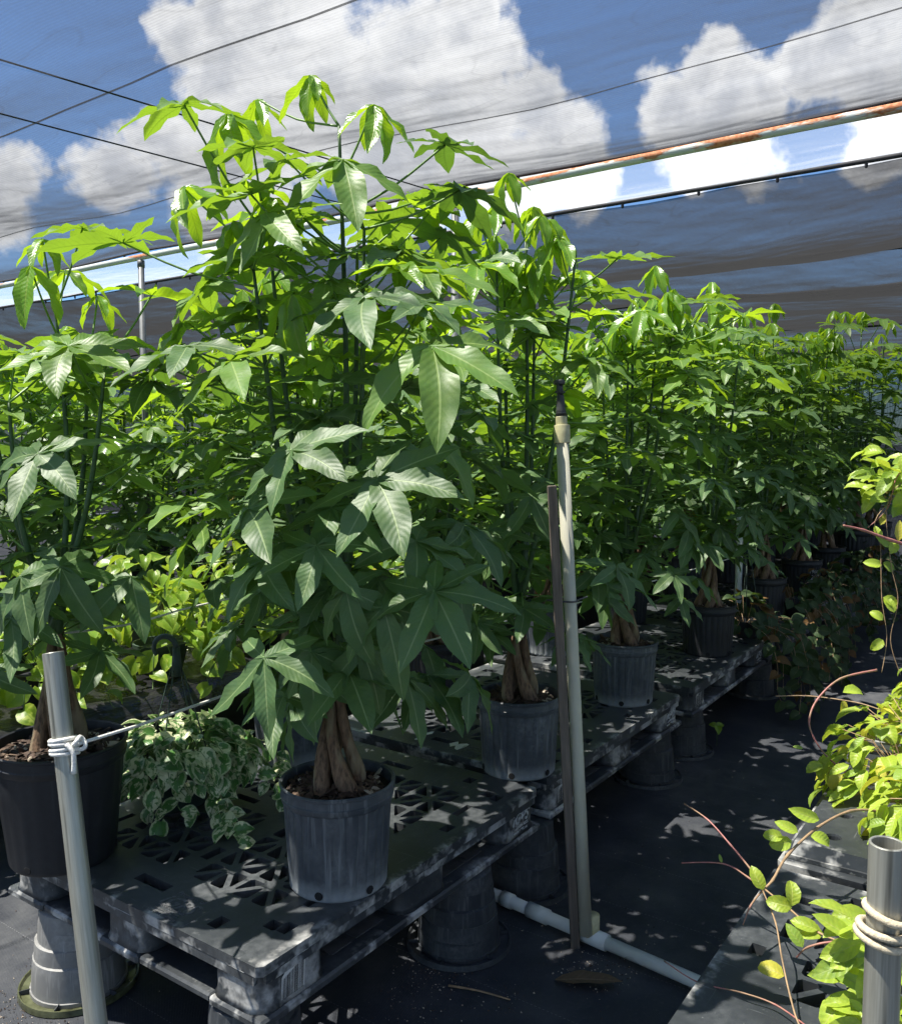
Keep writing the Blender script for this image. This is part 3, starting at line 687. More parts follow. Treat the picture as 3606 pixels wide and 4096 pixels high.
def heart(nu=6, nv=4, asp=.72, droop=.6, fold=.12, seed=0):
    V = []; U = []; F = []; x = z = 0.; ang = 0.; W_ = [.16, .40, .49, .47, .37, .2, .02] if nu == 6 else None
    rg = random.Random(seed); tw = rg.uniform(-.25, .25)
    for i in range(nu+1):
        t = i/nu
        if i: x += math.cos(ang)/nu; z += math.sin(ang)/nu
        ang = .2-droop*t*1.3; w_ = W_[i]*asp/.72*.82
        for j in range(nv+1):
            s = 2*j/nv-1; back = -.13*s*s if i == 0 else (-.07*s*s if i == 1 else 0)
            lz = abs(s)*w_*fold*2; V.append((x+back, s*w_, z+lz+tw*s*w_*t)); U.append((t, (s+1)/2))
    for i in range(nu):
        for j in range(nv): a = i*(nv+1)+j; F.append((a, a+nv+1, a+nv+2, a+1))
    return V, F, U
LM = {'yel': L_YEL, 'old': L_OLD, 'mid': L_MID, 'new': L_NEW}
LEAFLET = {}; LOW = {}
for kd, (asp, fold, dr) in {'yel': (.28, .2, .75), 'old': (.30, .11, .28), 'mid': (.30, .14, .30), 'new': (.285, .24, .45)}.items():
    LEAFLET[kd] = []; LOW[kd] = []
    for s in range(5):
        a = asp*(1+.08*math.sin(s*2.3)); d = dr*(1+.75*math.sin(s*1.7+1)); v = leaflet(a, fold, d, .035, 10, 4, s); LEAFLET[kd].append(mesh('leaflet', v[0], v[1], LM[kd], v[2])); LOW[kd].append(leaflet(a, fold, d, .035, 6, 2, s))
def layout(n, size, tilt, rg, kd):
    L = []; step = 2*math.pi/(n+.35)
    for k in range(n):
        az = (k-(n-1)/2)*step+rg.gauss(0, .07); c = (1+math.cos(az))/2
        ln = size*(.68+.32*c)*rg.uniform(.88, 1.1); tl = tilt*rg.uniform(.75, 1.2)+R_(4)
        L.append((TR((0, 0, 0)) @ RZ(az) @ RY(tl) @ RX(rg.gauss(0, .14)) @ SC(ln, ln*rg.uniform(.92, 1.12), ln), rg.randrange(5)))
    return L
def peti(S, H, r0=.0034, r1=.0024, n=5, sag=.05):
    S, H = Vector(S), Vector(H); m_ = (S+H)/2+Vector((0, 0, -sag*(H-S).length)); b = MB(); b.tube(smooth_path([S, m_, H], 3), [r0+(r1-r0)*i/6 for i in range(7)], n); return b
def leaf_params(f, rg):
    # f: 0 low .. 1 top -> kind, n, size, tilt of leaflets, petiole length, petiole elevation, lean of the hub
    if f > .86: return 'new', rg.choice((5, 5, 6)), rg.uniform(.12, .16), R_(rg.uniform(42, 64)), rg.uniform(.12, .24), R_(rg.uniform(40, 70)), R_(rg.uniform(0, 25))
    if f > .55: return ('mid' if rg.random() < .7 else ('new' if rg.random() < .6 else 'old')), rg.choice((5, 6, 6, 7)), rg.uniform(.145, .20), R_(rg.uniform(-8, 18)), rg.uniform(.16, .38), R_(rg.uniform(12, 45)), R_(rg.uniform(2, 28))
    if f > .25: return ('old' if rg.random() < .7 else 'mid'), rg.choice((6, 6, 7)), rg.uniform(.145, .20), R_(rg.uniform(-8, 16)), rg.uniform(.18, .40), R_(rg.uniform(2, 32)), R_(rg.uniform(8, 38))
    return 'old', rg.choice((5, 6, 7)), rg.uniform(.14, .185), R_(rg.uniform(8, 34)), rg.uniform(.16, .30), R_(rg.uniform(-15, 20)), R_(rg.uniform(20, 55))
def strands(h, rb, seed, nst=5, twist=2.4, hsplit=.42):
    """braided trunk: returns tubes for each strand (brown) and the green stem paths going on up"""
    rg = random.Random(seed); tr = []
    for k in range(nst):
        a0 = 2*math.pi*k/nst+rg.uniform(-.2, .2); pts = []; rad = []
        for i in range(15):
            t = i/14; r = rb*(1-t)**1.35*.70+.0125+.003*math.sin(t*9+k); a = a0+twist*t; pts.append((r*math.cos(a), r*math.sin(a), -.025+t*(hsplit+.025))); rad.append((.0175*(1-t)**1.2+.0088)*(1+.10*math.sin(t*11+k*2)))
        tr.append((pts, rad))
    return tr
def tree(t, top, pk, seed, near, nleaf, pins=(), spread=1., fmax=1., zfrac0=.13, lowpoly=False, M0=Matrix.Identity(4)):
    """everything above the pot, in the frame of the potted tree t; top = height of the highest hub above the pot base"""
    rg = random.Random(seed); ph = POTS[pk][2]-.022; hs = rg.uniform(.26, .34); inv = t.matrix_basis.inverted()
    add_pot(t, pk, near, i=seed)
    sts = strands(hs, .066, seed, 4, rg.choice((-1, 1))*rg.uniform(1.8, 3.), hs)
    for pts, rad in sts:
        b = MB(); b.tube(pts, rad, 9 if near else 6); ob('trunk', b.mk('trunk', TRUNK), t, TR((0, 0, ph)))
    stems = []
    for k in range(5):
        p0 = Vector(sts[k % 4][0][-1])+Vector((0, 0, ph-.02)); hh = top*(1 if k == 0 else rg.uniform(.80, .96)); a = k*1.57+rg.uniform(-.4, .4); le = rg.uniform(.06, .15) if k else .02
        p2 = Vector((le*1.5*math.cos(a), le*1.5*math.sin(a), hh-.10)); p1 = p0.lerp(p2, .5)+Vector((.03*math.cos(a), .03*math.sin(a), 0))
        path = smooth_path([p0, p1, p2], 8); stems.append(path)
        b = MB(); b.tube(path, [.0115-.0078*i/(len(path)-1) for i in range(len(path))], 7 if near else 5); ob('stem', b.mk('stem', STEM), t)
    def on_stem(k, z):
        pth = stems[k]; i = min(range(len(pth)), key=lambda q: abs(pth[q].z-z)); return pth[i]
    def put(S, Hub, nrm, xdir, kd, n, size, tilt):
        X = Vector((Hub.x-S.x, Hub.y-S.y, 0)); F0 = TR(S) @ (frame((0, 0, 1), X) if X.length > .01 else Matrix.Identity(4)); Fi = F0.inverted()
        HM = Fi @ (TR(Hub) @ frame(nrm, xdir)); L = layout(n, size, tilt, rg, kd); kd = 'yel' if kd == 'old' and rg.random() < (0 if near else .002) else kd; b = peti((0, 0, 0), Fi @ Hub, n=6 if near else 4)
        if near:
            lf = ob('leaf', b.mk('petiole', PETI), t, F0)
            for Ml, v in L: ob('leaflet', LEAFLET[kd][v], lf, HM @ Ml)
        else:
            nf = len(b.F)
            for Ml, v in L:
                V_, F_, U_ = LOW[kd][v]; A = HM @ Ml; b.add([A @ Vector(p) for p in V_], F_, U_, 1)
            ob('leaf', b.mk('leaf', [PETI, LM[kd]]), t, F0)
    for (px, py, off, th, phi, size, n, tilt, kd) in pins:     # leaves that the photograph shows clearly
        base = t.matrix_basis.translation; d0 = (base-CAM).dot(FW)/1.0
        Hub = inv @ at(px, py, d0-off); nrm = (UP*math.cos(R_(th))+(-FW*math.cos(R_(phi))+RT*math.sin(R_(phi)))*math.sin(R_(th)))
        nrm = inv.to_3x3() @ (nrm+SD*.30)
        k = min(range(5), key=lambda q: (on_stem(q, Hub.z-.08)-Hub).length); S = on_stem(k, max(ph+hs, Hub.z-(.10 if kd != 'new' else .16)))
        xd = Vector((Hub.x-S.x, Hub.y-S.y, -.2)); xd = xd if xd.length > .05 else Vector((1, 0, 0))
        put(S, Hub, nrm, xd, kd, n, size, R_(tilt))
    z0 = ph+hs*.75; z1 = top-.04
    for i in range(nleaf):
        f = fmax*((i+.5)/nleaf)**.95; k = rg.randrange(5)
        kd, n, size, tilt, pl_, el, lean = leaf_params(f, rg)
        if i % 4 == 1 and f < .85: pl_ *= .35
        zz = z0+(z1-z0)*f; zz = min(zz, stems[k][-1].z); S = on_stem(k, zz); az = i*2.39996+rg.uniform(-.3, .3); sp_ = spread*(1.15-.35*f)
        if f > .97: el = R_(85)
        dr = Vector((math.cos(az), math.sin(az), 0)); Hub = S+dr*pl_*math.cos(el)*sp_+UP*pl_*math.sin(el)
        q = t.matrix_basis @ Hub-CAM; dq = q.dot(FW)
        if near and 1.9 < dq < 2.85 and abs(CX+FPX*q.dot(RT)/dq-2245) < 190 and q.z > -.35: continue      # keep clear of the riser
        g_ = t.matrix_basis @ Hub; g_ = g_-SD*((g_.z-ZP)/SD.z)
        if near and 1.10 < g_.x < 1.66 and 1.30 < g_.y < 1.80 and rg.random() < .8: continue      # the sunny pallet corner stays open
        if len(pins) > 20 and f > .18 and dr.dot(-FW) > .45 and rg.random() < .5: continue
        put(S, Hub, UP*math.cos(lean)+dr*math.sin(lean)+SD*.22, dr+RT*rg.gauss(0, .25), kd, n, size, tilt)
Q = 2.0045
def pins(L): return [(a*Q, b*Q, o_, th, ph_, s_*1.0, n_, tl*(.84 if tl > 45 else .75), k_) for a, b, o_, th, ph_, s_, n_, tl, k_ in L]
hero = pins([(621,150,.0,4,0,.135,6,72,'new'),(745,208,.06,15,60,.175,5,64,'new'),(453,226,.08,22,-60,.20,6,60,'new'),(515,198,-.15,10,-30,.165,5,66,'new'),(364,373,.02,30,-80,.195,5,50,'new'),
 (683,318,.17,34,15,.23,6,34,'mid'),(530,425,.32,42,-35,.20,6,24,'mid'),(728,592,.34,28,-10,.215,7,10,'old'),(862,690,.44,40,-15,.24,6,30,'mid'),(582,588,.32,18,0,.165,5,70,'new'),(460,720,.34,38,-45,.215,6,14,'mid'),
 (752,958,.46,52,-20,.205,7,6,'old'),(581,898,.44,48,-40,.175,6,12,'old'),(495,1015,.36,50,-60,.205,6,16,'old'),(398,1047,.20,48,-65,.20,5,18,'mid'),(866,1180,.42,48,0,.185,7,12,'old'),(526,1312,.44,55,-20,.18,5,30,'old'),
 (765,1212,.40,62,5,.185,5,45,'old'),(690,1178,.40,62,-5,.17,5,48,'old'),(631,1090,.42,52,0,.16,6,14,'old'),(523,1120,.30,45,-35,.17,6,18,'old'),(800,500,.10,25,60,.225,6,14,'mid'),(650,560,.10,30,0,.2,6,30,'mid'),
 (870,860,.25,30,50,.19,5,50,'mid'),(620,1300,.30,60,-5,.17,5,48,'old'),(720,1290,.32,62,10,.17,5,55,'old'),(830,1080,.30,45,40,.19,6,20,'old'),(420,560,.05,35,-70,.2,6,20,'mid'),(370,640,.0,35,-75,.2,6,22,'mid'),(590,480,-.1,20,-30,.19,6,28,'mid')])
MTG = 'potted money trees'
h0 = empty('potted_money_tree', (1.632, 1.500, ZP), 'tallest money tree, braided trunk in grey-black ribbed pot on front pallet corner', 'potted tree', MTG)
tree(h0, 2.40-ZP, 's', 1, True, 132, hero, 1.05, .88)
def PT(x, y, z0, top, pk, seed, near, nl, lab, pn=(), spread=1.06, fmax=1.):
    t = empty('potted_money_tree', (x, y, z0), lab, 'potted tree', MTG); tree(t, top-z0, pk, seed, near, nl, pn, spread, fmax); return t
PT(1.30, 2.215, ZP, 1.98, 'b', 2, True, 60, 'money tree in large clean black pot behind the leaning galvanized pole', pins([(137,690,.30,35,10,.21,7,8,'mid'),(75,905,.34,45,-10,.19,7,15,'old'),(165,455,.05,5,10,.19,6,12,'mid'),(60,530,.2,20,10,.16,5,66,'new'),(130,540,-.1,15,40,.18,6,30,'new'),(120,1130,.3,55,20,.19,6,40,'old'),(260,1150,.2,45,60,.19,5,45,'old'),(40,1150,.3,50,-20,.18,5,40,'old'),(300,760,.0,35,70,.19,6,20,'old')]), .82, .9)
PT(2.575, 1.515, ZP, 2.30, 's', 3, True, 104, 'money tree with pale-stained pot behind wooden stake and white riser', pins([(1064,412,.0,10,0,.15,6,68,'new'),(1112,470,.15,15,10,.19,6,62,'new'),(985,470,.1,15,-10,.16,5,66,'new'),(1010,643,.3,25,0,.19,7,6,'mid'),(1060,990,.3,50,0,.17,6,18,'old'),(975,1060,.3,48,-20,.16,6,22,'old'),(1180,720,.2,30,20,.19,6,16,'mid'),(1160,540,.0,20,40,.18,6,40,'new')]))
PT(3.55, 1.555, ZP, 2.24, 's', 4, True, 104, 'money tree whose thin braided trunk stands just right of the white riser', pins([(1308,530,.1,8,0,.17,6,62,'new'),(1280,620,.25,25,0,.21,6,30,'new'),(1370,745,.3,30,30,.22,7,8,'mid'),(1480,720,.2,25,30,.19,6,10,'mid')]))
PT(4.63, 1.545, ZP, 2.24, 'c', 5, True, 104, 'money tree in clean dark pot at the pallet end beside heartleaf vines', pins([(1440,605,.1,8,0,.15,6,62,'new'),(1470,660,.25,30,10,.2,7,6,'mid'),(1385,640,.2,20,0,.17,6,40,'mid')]))
PT(2.215, 2.255, ZP, 2.10, 's', 6, False, 100, 'money tree in streaky grey pot directly behind the tallest tree')
PT(3.105, 2.246, ZP, 2.12, 'c', 7, False, 100, 'money tree in dark pot behind the pale-stained pot')
PT(4.16, 2.25, ZP, 2.2, 's', 8, False, 100, 'back-row money tree in dark pot left of the slim-trunked tree')
PT(5.18, 2.26, ZP, 2.25, 'c', 9, False, 100, 'back-row money tree behind the clean dark pot')
PT(5.80, 1.575, ZP, 2.34, 'c', 10, False, 100, 'shaded money tree with pale trunks beside the white post')
PT(6.85, 1.585, ZP, 2.44, 'c', 12, False, 100, 'shaded money tree in pot with white handwriting')
PT(7.80, 1.605, ZP, 2.52, 'c', 13, False, 100, 'shaded money tree with swollen trunk bases past the handwritten pot')
# the mass behind: archetypes copied
arch = []
for s in range(4):
    t = empty('potted_money_tree', (0, 0, 0), 'money tree in the crowded mass of pots behind the front rows', 'potted tree', 'money trees massed behind the front rows'); tree(t, 1.62+.06*s, 'c', 30+s, False, 84); arch.append(t)
def copy_tree(o, parent=None):
    c = o.copy(); COL.objects.link(c); c.parent = parent
    for ch in list(o.children): copy_tree(ch, c)
    return c
spots = []
rg = random.Random(77)
for x in np.arange(6.25, 11.5, .92): spots.append((x, 2.26, ZP))
for x in np.arange(8.8, 10.2, .95): spots.append((x, 1.58, ZP))
for y in (3.15, 4.0):
    for x in np.arange(5.6, 12., 1.0): spots.append((x+rg.uniform(-.1, .1), y+rg.uniform(-.1, .1), 0.003))
for y in (5.2, 6.1, 7.1, 8.3, 9.6):
    for x in np.arange(1.6, 10.5, 1.05 if y < 7 else 1.4): spots.append((x+rg.uniform(-.15, .15), y+rg.uniform(-.15, .15), 0.003))
first = [True]*4
for i, (x, y, z) in enumerate(spots):
    a = i % 4; o = arch[a]
    if first[a]: first[a] = False
    else: o = copy_tree(o)
    sc = rg.uniform(1.14, 1.30) if z > .1 else rg.uniform(1.28, 1.46) if y < 4.6 else rg.uniform(1.18, 1.36)
    o.matrix_local = TR((x, y, z)) @ RZ(rg.uniform(0, 6.28)) @ SC(sc)
    o['label'] = ('money tree on the shaded pallets at the dark end of the aisle' if z > .1 and y < 2 else 'money tree in the back row of the shaded pallets' if z > .1 else
                  'money tree standing on the ground right behind the shaded pallets' if y < 4.6 else 'money tree directly behind the golden pothos bench' if y < 6.6 else 'distant money tree under the low dark netting far behind the pothos bench')
# handwriting on one pot
hw = text_mesh('Mony\n24/1', .045, INK, .0004, shear=.25)
for o_ in list(bpy.data.objects):
    if o_.get('label') == 'shaded money tree in pot with white handwriting':
        d = Vector((-FW.x, -FW.y, 0)); a = math.atan2(d.y, d.x)+.35
        ob('handwriting', hw, o_, RZ(a) @ TR((.1395, 0, .17)) @ RZ(math.pi/2) @ RXs)
# ------------------------------------------------------------------ aisle hardware
def pole(name, p0, p1, r, mat, label, cat):
    t = empty(name, Vector(p0), label, cat); ax = Vector(p1)-Vector(p0); L = ax.length; ob_ = frame(ax, (1, 0, 0))
    t.matrix_local = TR(p0) @ ob_
    b = MB(); n = 28; b.lathe([(r-.003, 0), (r, .0), (r, L-.001), (r-.0008, L), (r-.0028, L), (r-.0035, L-.001), (r-.0035, L-.25)], n); ob('tube', b.mk('tube', mat), t); return t, L
GALV_IN = GALV
Lp1 = at(212, 2610, 1.76); Lp0 = at(385, 4096, 1.68); dirn = (Lp0-Lp1); Lp0 = Lp1+dirn*((Lp1.z-0.0)/(Lp1.z-Lp0.z))
polL, LL = pole('galvanized_pole', Lp0, Lp1, .0205, GALV, 'leaning galvanized steel pole with white rope knot before the front pallet', 'pole')
Rp1 = at(3548, 3372, 1.06); Rp0 = Vector((Rp1.x+.012, Rp1.y, 0))
polR, LR = pole('galvanized_pole', Rp0, Rp1, .0208, GALV, 'shiny galvanized steel pole wrapped with tan rope among hoya leaves', 'pole')
# rope wrap and line
def wrap(c, ax, r, rr, turns, pitch, n=20, ph=0., jit=.25):
    M = TR(c) @ frame(ax, (1, 0, 0)); pts = []
    for i in range(int(turns*n)+1):
        a = ph+2*math.pi*i/n; pts.append(M @ Vector(((r+rr)*math.cos(a), (r+rr)*math.sin(a), pitch*i/n-turns*pitch/2+jit*pitch*math.sin(a*.5+1))))
    return pts
axL = (Lp1-Lp0).normalized(); kc = at(262, 2985, 1.74); tt = (kc-Lp0).dot(axL); kc = Lp0+axL*tt
rp = empty('rope_line', kc, 'white rope knotted to the leaning pole and stretched behind the tallest tree', 'rope')
Ri = rp.matrix_basis.inverted()
b = MB(); b.tube([Ri @ p for p in wrap(kc, axL, .0205, .0042, 3.8, -.0092, 20, 2.)], .0042, 7); ob('wrap', b.mk('wrap', ROPE_W), rp)
kn = kc+RT*.0330-FW*.006+UP*.008; e1 = at(1030, 2735, 2.62); pe = Vector((5.66, 1.69, .80))
b = MB(); b.tube([Ri @ p for p in [kc+RT*.024-FW*.010+UP*.006, kn, kn+(e1-kn)*.25+UP*-.004, e1, e1.lerp(pe, .5)-UP*.02, pe]], .0036, 7); ob('line', b.mk('line', ROPE_W), rp)
b = MB(); b.tube([Ri @ (kn+Vector((.012*math.cos(a), .006*math.sin(2*a), .012*math.sin(a)))) for a in np.linspace(0, 9, 24)], .0046, 6); ob('knot', b.mk('knot', ROPE_W), rp)
b = MB(); b.tube([Ri @ p for p in smooth_path([kc+RT*.015-FW*.022+UP*.012, kc+RT*.03-FW*.026-UP*.006, kc+RT*.029-FW*.026-UP*.045], 4)], [.0046]*7+[.0052, .006], 6); ob('loose_end', b.mk('loose_end', ROPE_W), rp)
axR = (Rp1-Rp0).normalized(); kR = Rp0+axR*(LR-.105)
rt_ = empty('rope_wrap', kR, 'tan rope wound round the shiny pole top among hoya', 'rope'); Ri2 = rt_.matrix_basis.inverted()
b = MB(); b.tube([Ri2 @ p for p in wrap(kR, (axR+RT*.25+FW*-.1).normalized(), .0222, .0048, 2.9, .017, 22, .6)], .0048, 8); ob('wrap', b.mk('wrap', ROPE_T), rt_)
r0 = Vector((.5, 2.3, .985)); r1 = Vector((5.66, 1.71, .93))
p_a = at(0, 2563, 2.33); p_b = at(330, 2512, 2.42); p_c = at(500, 2500, 2.52); p_d = at(880, 2402, 2.9)
cable('rope_line', smooth_path([p_a-(p_d-p_a)*.5, p_a, p_c, p_d, p_d+(p_d-p_a)*1.3], 3), .0034, ROPE_W, 'thin white rope stretched past the trunk of the left potted tree', 'rope')
# white post where ropes end
t = empty('pvc_post', (5.68, 1.70, ZP), 'white plastic post standing in the shade by far pallets', 'post'); b = MB(); b.tube([(0, 0, 0), (0, 0, .72)], .022, 14); ob('tube', b.mk('tube', PVC), t)
# riser
rb_ = onz(2342, 3725, .06); rtp = at(2245, 1700, 2.62)
ax = (rtp-rb_).normalized(); RLn = (rtp-rb_).length
ri = empty('sprinkler_riser', TR(rb_) @ frame(ax, (1, 0, 0)), 'tall white plastic riser pipe topped by a small sprinkler head', 'sprinkler pipe')
b = MB(); b.tube([(0, 0, -.01), (0, 0, RLn*.3), (0, 0, RLn*.62), (0, 0, RLn-.03)], .0190, 24); ob('pipe', b.mk('riser', PVC_RISER), ri)
b = MB(); b.lathe([(.019, RLn-.055), (.0240, RLn-.054), (.0245, RLn-.004), (.023, RLn), (.0175, RLn+.001), (.017, RLn+.024), (.015, RLn+.026), (0, RLn+.026)], 28); ob('coupling', b.mk('coupling', PVC_Y), ri)
hd = empty  # sprinkler head parts
b = MB(); z = RLn+.026
b.lathe([(.016, z), (.0172, z+.003), (.015, z+.004), (.0172, z+.007), (.0172, z+.010), (.015, z+.011), (.0155, z+.015), (.014, z+.019), (.012, z+.05), (.011, z+.062), (0, z+.062)], 18)
hdo = ob('sprinkler_head', b.mk('sprinkler_head', BLACKP), ri)
b = MB(); b.box(-.013, -.009, -.004, .004, z+.05, z+.098); b.box(.009, .013, -.004, .004, z+.05, z+.098); b.box(-.017, .017, -.008, .008, z+.070, z+.076)
ob('bridge', b.mk('bridge', BLACKP, False), hdo)
b = MB(); b.lathe([(0, z+.096), (.016, z+.096), (.0175, z+.100), (.0175, z+.106), (.012, z+.109), (0, z+.109)], 16); ob('cap', b.mk('cap', BLACKP), hdo)
b = MB(); b.lathe([(.004, z+.062), (.011, z+.074), (.009, z+.09), (.003, z+.096)], 12); ob('spinner', b.mk('spinner', BLACKP), hdo)
# stake
sb = onz(2300, 3790, 0); sb = sb+Vector((0, 0, 0)); stt = at(2206, 1942, 2.56)
axs = (stt-sb).normalized(); SLn = (stt-sb).length
stk = empty('wooden_stake', TR(sb) @ frame(axs, (RT.x, RT.y, 0)), 'weathered brown wooden stake tied against the white riser', 'stake')
b = MB(); b.box(-.0135, .0135, -.008, .008, -.002, SLn, 0, .002); ob('stake', b.mk('stake', WOOD, False), stk)
zt = rb_+ax*(RLn*.655)
tie = empty('wire_tie', zt, 'grey wire tie holding riser and stake together', 'wire tie')
b = MB(); ctr = RT*-.024-FW*.004; Ti = Vector((0, 0, 0))
b.tube([ctr+RT*(.046*math.cos(a))+FW*(.024*math.sin(a))+UP*(.002*math.sin(a*2)) for a in np.linspace(0, 2*math.pi, 30)]+[ctr+RT*.075-FW*.004+UP*.012], .0028, 6); ob('loop', b.mk('loop', BLACKP), tie)
# ground pipe
ga = onz(2085, 3625, .03); gb = onz(2800, 3935, .03); gd = (gb-ga).normalized()
gp = empty('water_pipe', ga, 'white plastic water pipe lying across the aisle ground', 'pipe'); teep = rb_.copy(); 
k_ = (Vector((rb_.x, rb_.y, .03))-ga).dot(gd); 
b = MB(); b.tube([gd*-.9, gd*(k_-.03)], .0195, 20); b.tube([gd*(k_+.03), gd*1.25], .0195, 20); ob('pipe', b.mk('pipe', PVC), gp)
b = MB(); b.tube([gd*(k_-.055), gd*(k_+.055)], .0250, 20); ob('tee', b.mk('tee', PVC), gp)
b = MB(); b.tube([gd*k_+UP*.0, gd*k_+UP*.068], .0246, 20); ob('socket', b.mk('socket', PVC_Y), gp)
b = MB(); b.tube([gd*(k_-.235), gd*(k_-.16)], .0243, 20); ob('coupling', b.mk('coupling', PVC), gp)
b = MB(); b.tube([gd*(k_-.34), gd*(k_-.30)], .0243, 20); ob('coupling', b.mk('coupling', PVC), gp)

# ------------------------------------------------------------------ small plants
HEARTS = [heart(seed=s, droop=.5+.15*s, fold=.10+.06*s) for s in range(4)]
def hm(mat): return [mesh('leaf', v[0], v[1], mat, v[2]) for v in HEARTS]
HM_W, HM_G, HM_M, HM_B = hm(POTHOS_W), hm(POTHOS_G), hm(MICANS), hm(MICANS_B)
HOYS = [leaflet(.42+.06*s, .2, .25+.35*s, .02, 6, 4, s, .05) for s in range(4)]
def hym(mat): return [mesh('leaf', v[0], v[1], mat, v[2]) for v in HOYS]
HY, HYY, HYD = hym(HOYA), hym(HOYA_Y), hym(HOYA_D)
def put_leaf(t, ms, p, nrm, xd, s, rg):
    ob('leaf', rg.choice(ms), t, TR(p) @ frame(nrm, xd) @ SC(s*rg.uniform(.85, 1.15)))
def basket(t, r, h, mat, hanger=True, hz=.45):
    b = MB(); b.lathe([(0, .003), (r*.68, .003), (r*.70, 0), (r*.74, .01), (r*.95, h-.02), (r+.006, h-.018), (r+.008, h), (r-.002, h), (r*.93, h-.02), (r*.9, h-.03), (0, h-.03)], 36); ob('pot', b.mk('pot', mat), t)
    if hanger:
        hook = Vector((0, 0, h+hz)); b = MB()
        for k in range(4): a = k*math.pi/2+.4; b.tube([(r*math.cos(a), r*math.sin(a), h-.01), (.02*math.cos(a), .02*math.sin(a), h+hz-.10)], .0022, 5)
        b.tube([(0, 0, h+hz-.12), (0, 0, h+hz-.03)], [.018, .011], 8)
        b.tube([hook+RT*(.035*(1-math.cos(a)))*-1+UP*(.035*math.sin(a)-.03) for a in np.linspace(0, 3.9, 14)], [.010-.003*i/13 for i in range(14)], 8)
        ob('hanger', b.mk('hanger', POT_G), t)
def dome(t, n, r, h, zc, ms, size, seed, stem=VINE_G, flat=.35, ctr=(0, 0)):
    rg = random.Random(seed); b = MB()
    for i in range(n):
        a = rg.uniform(0, 6.283); e = math.asin(rg.uniform(-.25, 1.)); q = rg.uniform(.72, 1.05); d = Vector((math.cos(a)*math.cos(e), math.sin(a)*math.cos(e), math.sin(e)))
        p = Vector((ctr[0]+d.x*r*q, ctr[1]+d.y*r*q, zc+d.z*h*q)); nr = (d*(1-flat)+UP*flat+Vector((rg.gauss(0, .25), rg.gauss(0, .25), rg.gauss(0, .2)))).normalized()
        xd = Vector((d.x+rg.gauss(0, .5), d.y+rg.gauss(0, .5), -.7)); put_leaf(t, ms, p, nr, xd, size*rg.uniform(.75, 1.2), rg)
        if i % 4 == 0: b.tube([(ctr[0]+d.x*r*.2, ctr[1]+d.y*r*.2, zc-.02), (ctr[0]+d.x*r*.6, ctr[1]+d.y*r*.6, zc+d.z*h*.7+.02), p], .0016, 4)
    ob('stems', b.mk('stems', stem), t, None, kind='stuff')
def trail(t, pts, ms, size, step, seed, mat=VINE_G, r=.0017):
    rg = random.Random(seed); pth = smooth_path(pts, 6); b = MB(); b.tube(pth, r, 5); ob('vine', b.mk('vine', mat), t)
    acc = 0; sd = 1
    for i in range(1, len(pth)):
        acc += (pth[i]-pth[i-1]).length
        if acc >= step:
            acc = 0; sd = -sd; d = (pth[i]-pth[i-1]).normalized(); side = d.cross(-FW); side = side.normalized() if side.length > .1 else RT
            nr = (-FW*.7+UP*.6+Vector((rg.gauss(0, .3), rg.gauss(0, .3), rg.gauss(0, .3)))); put_leaf(t, ms, pth[i], nr, side*sd+d*.5-UP*.5, size*rg.uniform(.8, 1.15), rg)
# variegated pothos basket on the front pallet
pvp = onz(720, 3205, ZP)
pv = empty('variegated_pothos', tuple(pvp), 'green and white variegated pothos spilling from a green hanging basket on the front pallet', 'potted plant')
basket(pv, .115, .125, POT_G, True, .40)
dome(pv, 270, .235, .125, .14, HM_W, .060, 5)
for k, (pa, pb, pc) in enumerate([((820, 3060), (860, 3170), (900, 3330)), ((880, 3080), (900, 3200), (960, 3380)), ((1020, 3080), (1090, 3160), (1150, 3220)), ((600, 3080), (590, 3200), (640, 3290)), ((560, 3000), (520, 3090), (540, 3160)), ((700, 3150), (720, 3240), (800, 3260)), ((1040, 2960), (1110, 3020), (1120, 3110))]):
    P3 = [pv.matrix_basis.inverted() @ onz(q[0], q[1], z) for q, z in zip((pa, pb, pc), (.50, .44, .415))]
    trail(pv, [Vector((0, 0, .13)).lerp(P3[0], .4)+UP*.06]+P3, HM_W, .055, .030, 20+k)
# black film bench with golden pothos behind the front pallets
bn = empty('film_bench', (0, 3.13, 0), 'low bench covered in crinkled black plastic film behind the front pallets', 'bench')
V = []; F = []; rg = random.Random(4); nx, ny = 120, 26
for i in range(nx+1):
    for j in range(ny+1):
        x = -.6+5.6*i/nx; y = -.02+1.15*j/ny; V.append((x, y, .45+.007*math.sin(x*13+y*4)*math.sin(y*11)+rg.uniform(-.003, .003)-(.10 if j == 0 else .02 if j == 1 else 0)))
for i in range(nx):
    for j in range(ny): a = i*(ny+1)+j; F.append((a, a+ny+1, a+ny+2, a+1))
ob('film', mesh('film', V, F, FILM), bn)
b = MB(); b.box(-.6, 5., .03, 1.12, .36, .425); ob('top', b.mk('top', HOLE, False), bn)
for x in (-.4, 1., 2.4, 3.8, 4.8):
    for y in (.08, 1.02): b = MB(); b.box(x, x+.19, y-.0, y+.09, 0, .36, 0, .01); ob('leg', b.mk('leg', POT_C, False), bn)
rg = random.Random(31)
gl = ['golden pothos in dark pot on the film bench, %s' % s for s in ('left end of the bench', 'behind the galvanized pole', 'behind the hanging basket hook', 'behind the tallest tree trunk', 'towards the riser', 'at the far end', 'at the rear of the bench')]
gp_spots = [(1.30, 3.42), (1.95, 3.42), (2.55, 3.45), (3.15, 3.42), (3.8, 3.45), (4.5, 3.42), (1.6, 3.95), (2.2, 3.95), (2.85, 3.98), (3.5, 3.95), (4.2, 3.95)]
